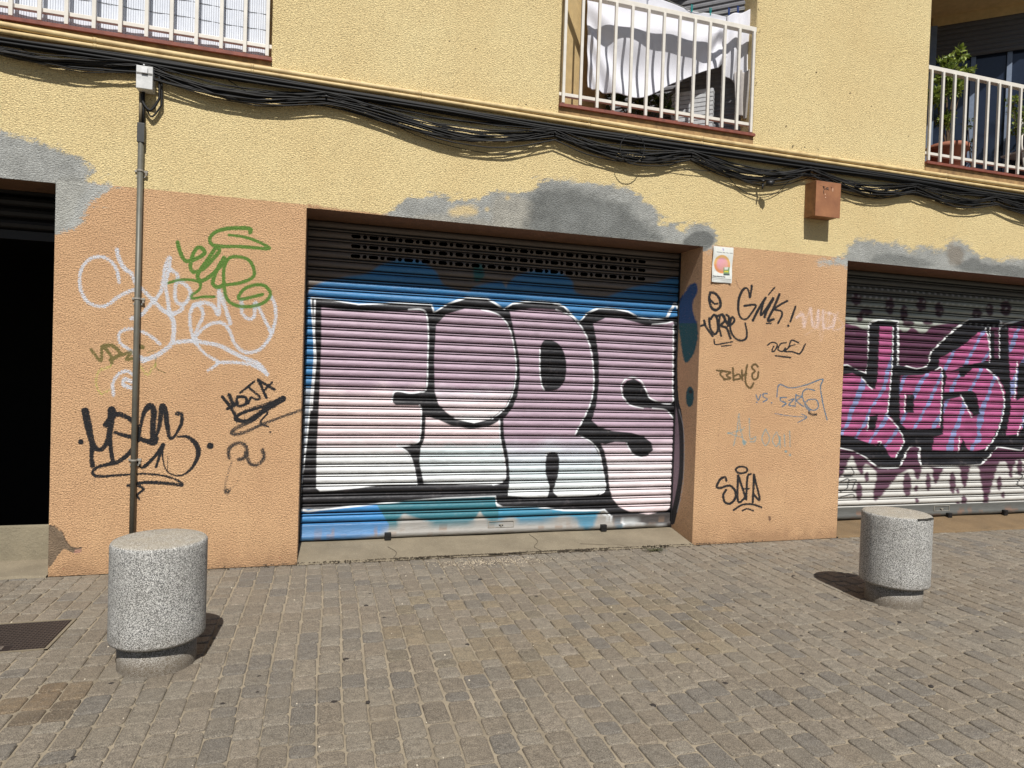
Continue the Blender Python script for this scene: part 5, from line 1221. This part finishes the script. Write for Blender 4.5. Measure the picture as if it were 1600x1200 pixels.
# ------------------------------------------------------------------ drain cover
gx0, gx1, gy0, gy1 = grate_rect
gt = empty('drain_cover', ((gx0+gx1)/2, (gy0+gy1)/2, 0)); tag(gt, 'rectangular cast iron utility cover with a fine grid set in the paving by the doorway', 'utility cover')
W2, H2 = (gx1-gx0)/2, (gy1-gy0)/2
mb = MB(); mb.box(-W2, W2, -H2, H2, -.02, -.003); mb.build('plate', M_IRON, gt)
mb = MB(); n1 = 34; n2 = 15
for k in range(n1+1):
    x = -W2+.02+k*(2*W2-.04)/n1
    if -.04 < x < .16: mb.box(x-.0018, x+.0018, -H2+.10, H2-.015, -.003, .0005)
    else: mb.box(x-.0018, x+.0018, -H2+.015, H2-.015, -.003, .0005)
for k in range(n2+1):
    y = -H2+.015+k*(2*H2-.03)/n2
    if y < -H2+.09: mb.box(-W2+.02, -.04, y-.0015, y+.0015, -.003, .0003); mb.box(.16, W2-.02, y-.0015, y+.0015, -.003, .0003)
    else: mb.box(-W2+.02, W2-.02, y-.0015, y+.0015, -.003, .0003)
mb.build('grid_ribs', simple('worn_iron', S(86, 76, 70), .5, .2), gt)
mb = MB()
for sx_ in (-1, 1): mb.box(sx_*W2-.008, sx_*W2+.008, -H2-.006, H2+.006, -.02, .001)
for sy_ in (-1, 1): mb.box(-W2-.008, W2+.008, sy_*H2-.006, sy_*H2+.006, -.02, .0016)
mb.build('frame', M_CONC, gt)
for ox in (.0, .085):
    mb = MB()
    mb.box(ox-.0, ox+.007, -H2+.02, -H2+.075, -.003, .002); mb.box(ox+.007, ox+.035, -H2+.068, -H2+.075, -.003, .002); mb.box(ox+.028, ox+.035, -H2+.045, -H2+.068, -.003, .002); mb.box(ox+.007, ox+.028, -H2+.045, -H2+.052, -.003, .002)
    mb.build('cast_letter', simple('worn_iron_letters', S(130, 120, 110), .5, .2), gt)

# ------------------------------------------------------------------ small things on the ground
def pebbles(name, n, centre, spread, smin, smax, mat, kindlabel):
    V = []; F_ = []
    for k in range(n):
        x = centre[0]+rng.normal(0, spread[0]); y = centre[1]+rng.normal(0, spread[1])
        if y > -.012 and XB-.02 > x or y > -.012 and x > XC: y = -.02-abs(y)
        s_ = rng.uniform(smin, smax); z_ = .001+s_*.3+(.012 if y > -.03 else 0); b = len(V); 
        for i in range(6):
            a = i*math.pi/3+rng.random(); V.append((x+s_*math.cos(a)*rng.uniform(.6, 1.1), y+s_*math.sin(a)*rng.uniform(.6, 1.1), z_))
        V.append((x, y, z_+s_*.55)); V.append((x, y, z_-s_*.5))
        for i in range(6): F_.append((b+i, b+(i+1) % 6, b+6)); F_.append((b+(i+1) % 6, b+i, b+7))
    mb = MB(); mb.add(V, F_); o = mb.build(name, mat); tag(o, kindlabel, 'grit', kind='stuff'); return o
g1 = gr(765, 880); 
pebbles('light_gravel', 520, (g1[0], g1[1]+.02), (.26, .055), .0022, .0065, simple('pale_grit', S(205, 190, 165), .9), 'pale grit spilled on the paving in front of the lilac shutter')
pebbles('dark_gravel', 480, (g1[0]+.03, g1[1]+.02), (.28, .06), .002, .006, simple('dark_grit', S(84, 72, 58), .9), 'dark grit spilled on the paving in front of the lilac shutter')
g2 = gr(1185, 865); pebbles('wall_crumbs', 170, (g2[0], g2[1]), (.35, .05), .002, .006, simple('brown_grit', S(104, 84, 66), .9), 'brown crumbs at the foot of the middle pier')
pebbles('edge_dirt', 2600, (1.7, -.028), (1.0, .012), .003, .010, simple('edge_grit', S(70, 60, 46), .9), 'dirt gathered along the edge of the concrete threshold')
V = []; F_ = []; mb = MB()
for k in range(240):
    x = rng.uniform(-2.6, 8); y = rng.uniform(-4.3, -.3); s_ = rng.uniform(.0015, .004); mb.box(x-s_, x+s_, y-s_, y+s_, .001, .001+s_)
tag(mb.build('pavement_crumbs', simple('pale_crumb', S(220, 208, 186), .9)), 'scattered pale crumbs over the stone paving', 'grit', kind='stuff')
# trodden gum spots, at their places
spots = [(578, 928), (572, 946), (600, 965), (541, 1030), (575, 1097), (522, 1097), (690, 905), (838, 932), (750, 905), (983, 927), (976, 960), (1305, 934), (1188, 946), (1146, 949), (1253, 1053), (1133, 1068), (1020, 1102), (1455, 1072), (1321, 987), (1252, 994), (1477, 908), (1526, 986), (1556, 1010), (1566, 1002), (1090, 1014), (348, 1100), (174, 1068), (405, 1057), (1405, 972), (1215, 866), (1150, 878), (1240, 900), (730, 1007), (115, 1184), (402, 1082)]
spot0 = None; bm_gum = simple('dark_gum', S(48, 42, 38), .8)
for i, (x, y) in enumerate(spots):
    g_ = gr(x, y); r_ = rng.uniform(.008, .015); mb = MB(); n_ = 14
    ring0 = [(r_*(1+.22*math.sin(j*1.9+i))*math.cos(2*math.pi*j/n_)*1.25, r_*(1+.22*math.sin(j*2.3+i*2))*math.sin(2*math.pi*j/n_), -.002) for j in range(n_)]
    ring1 = [(a*.8, b*.8, .0025) for a, b, c in ring0]
    mb.add(ring0+ring1+[(0, 0, .003)], [(j, (j+1) % n_, n_+(j+1) % n_, n_+j) for j in range(n_)]+[(n_+j, n_+(j+1) % n_, 2*n_) for j in range(n_)])
    o = mb.build('gum_spot', bm_gum, None, True); o.location = (g_[0], g_[1], 0.0008); tag(o, 'small dark trodden gum spot on the stone paving', 'gum spot', 'gum spots on the paving')
# weed at the threshold
wd = empty('weed'); tag(wd, 'low dusty weed growing where the threshold meets the middle pier', 'weed')
g_ = gr(1022, 862)
mb = MB(); ms = MB()
for k in range(46):
    a = rng.uniform(0, 2*math.pi); L = rng.uniform(.03, .12); tip = np.array([g_[0]+L*1.1*math.cos(a), g_[1]+L*.45*math.sin(a), rng.uniform(.006, .03)]); b0_ = np.array([g_[0], g_[1], .002])
    ms.tube([b0_, (b0_+tip)/2+np.array([0, 0, .012]), tip], .0012, 4)
    for j in range(7): leaf(mb, b0_+(tip-b0_)*(.3+.7*j/6)+np.array([0, 0, .006]), rng.normal(0, 1, 3)*np.array([1, 1, .4]), np.array([0, 0, 1.0])+rng.normal(0, .4, 3), rng.uniform(.008, .016), .006)
mb.build('leaves', M_WEED, wd); ms.build('stems', M_WEED, wd); rebase(wd, (g_[0], g_[1], 0))
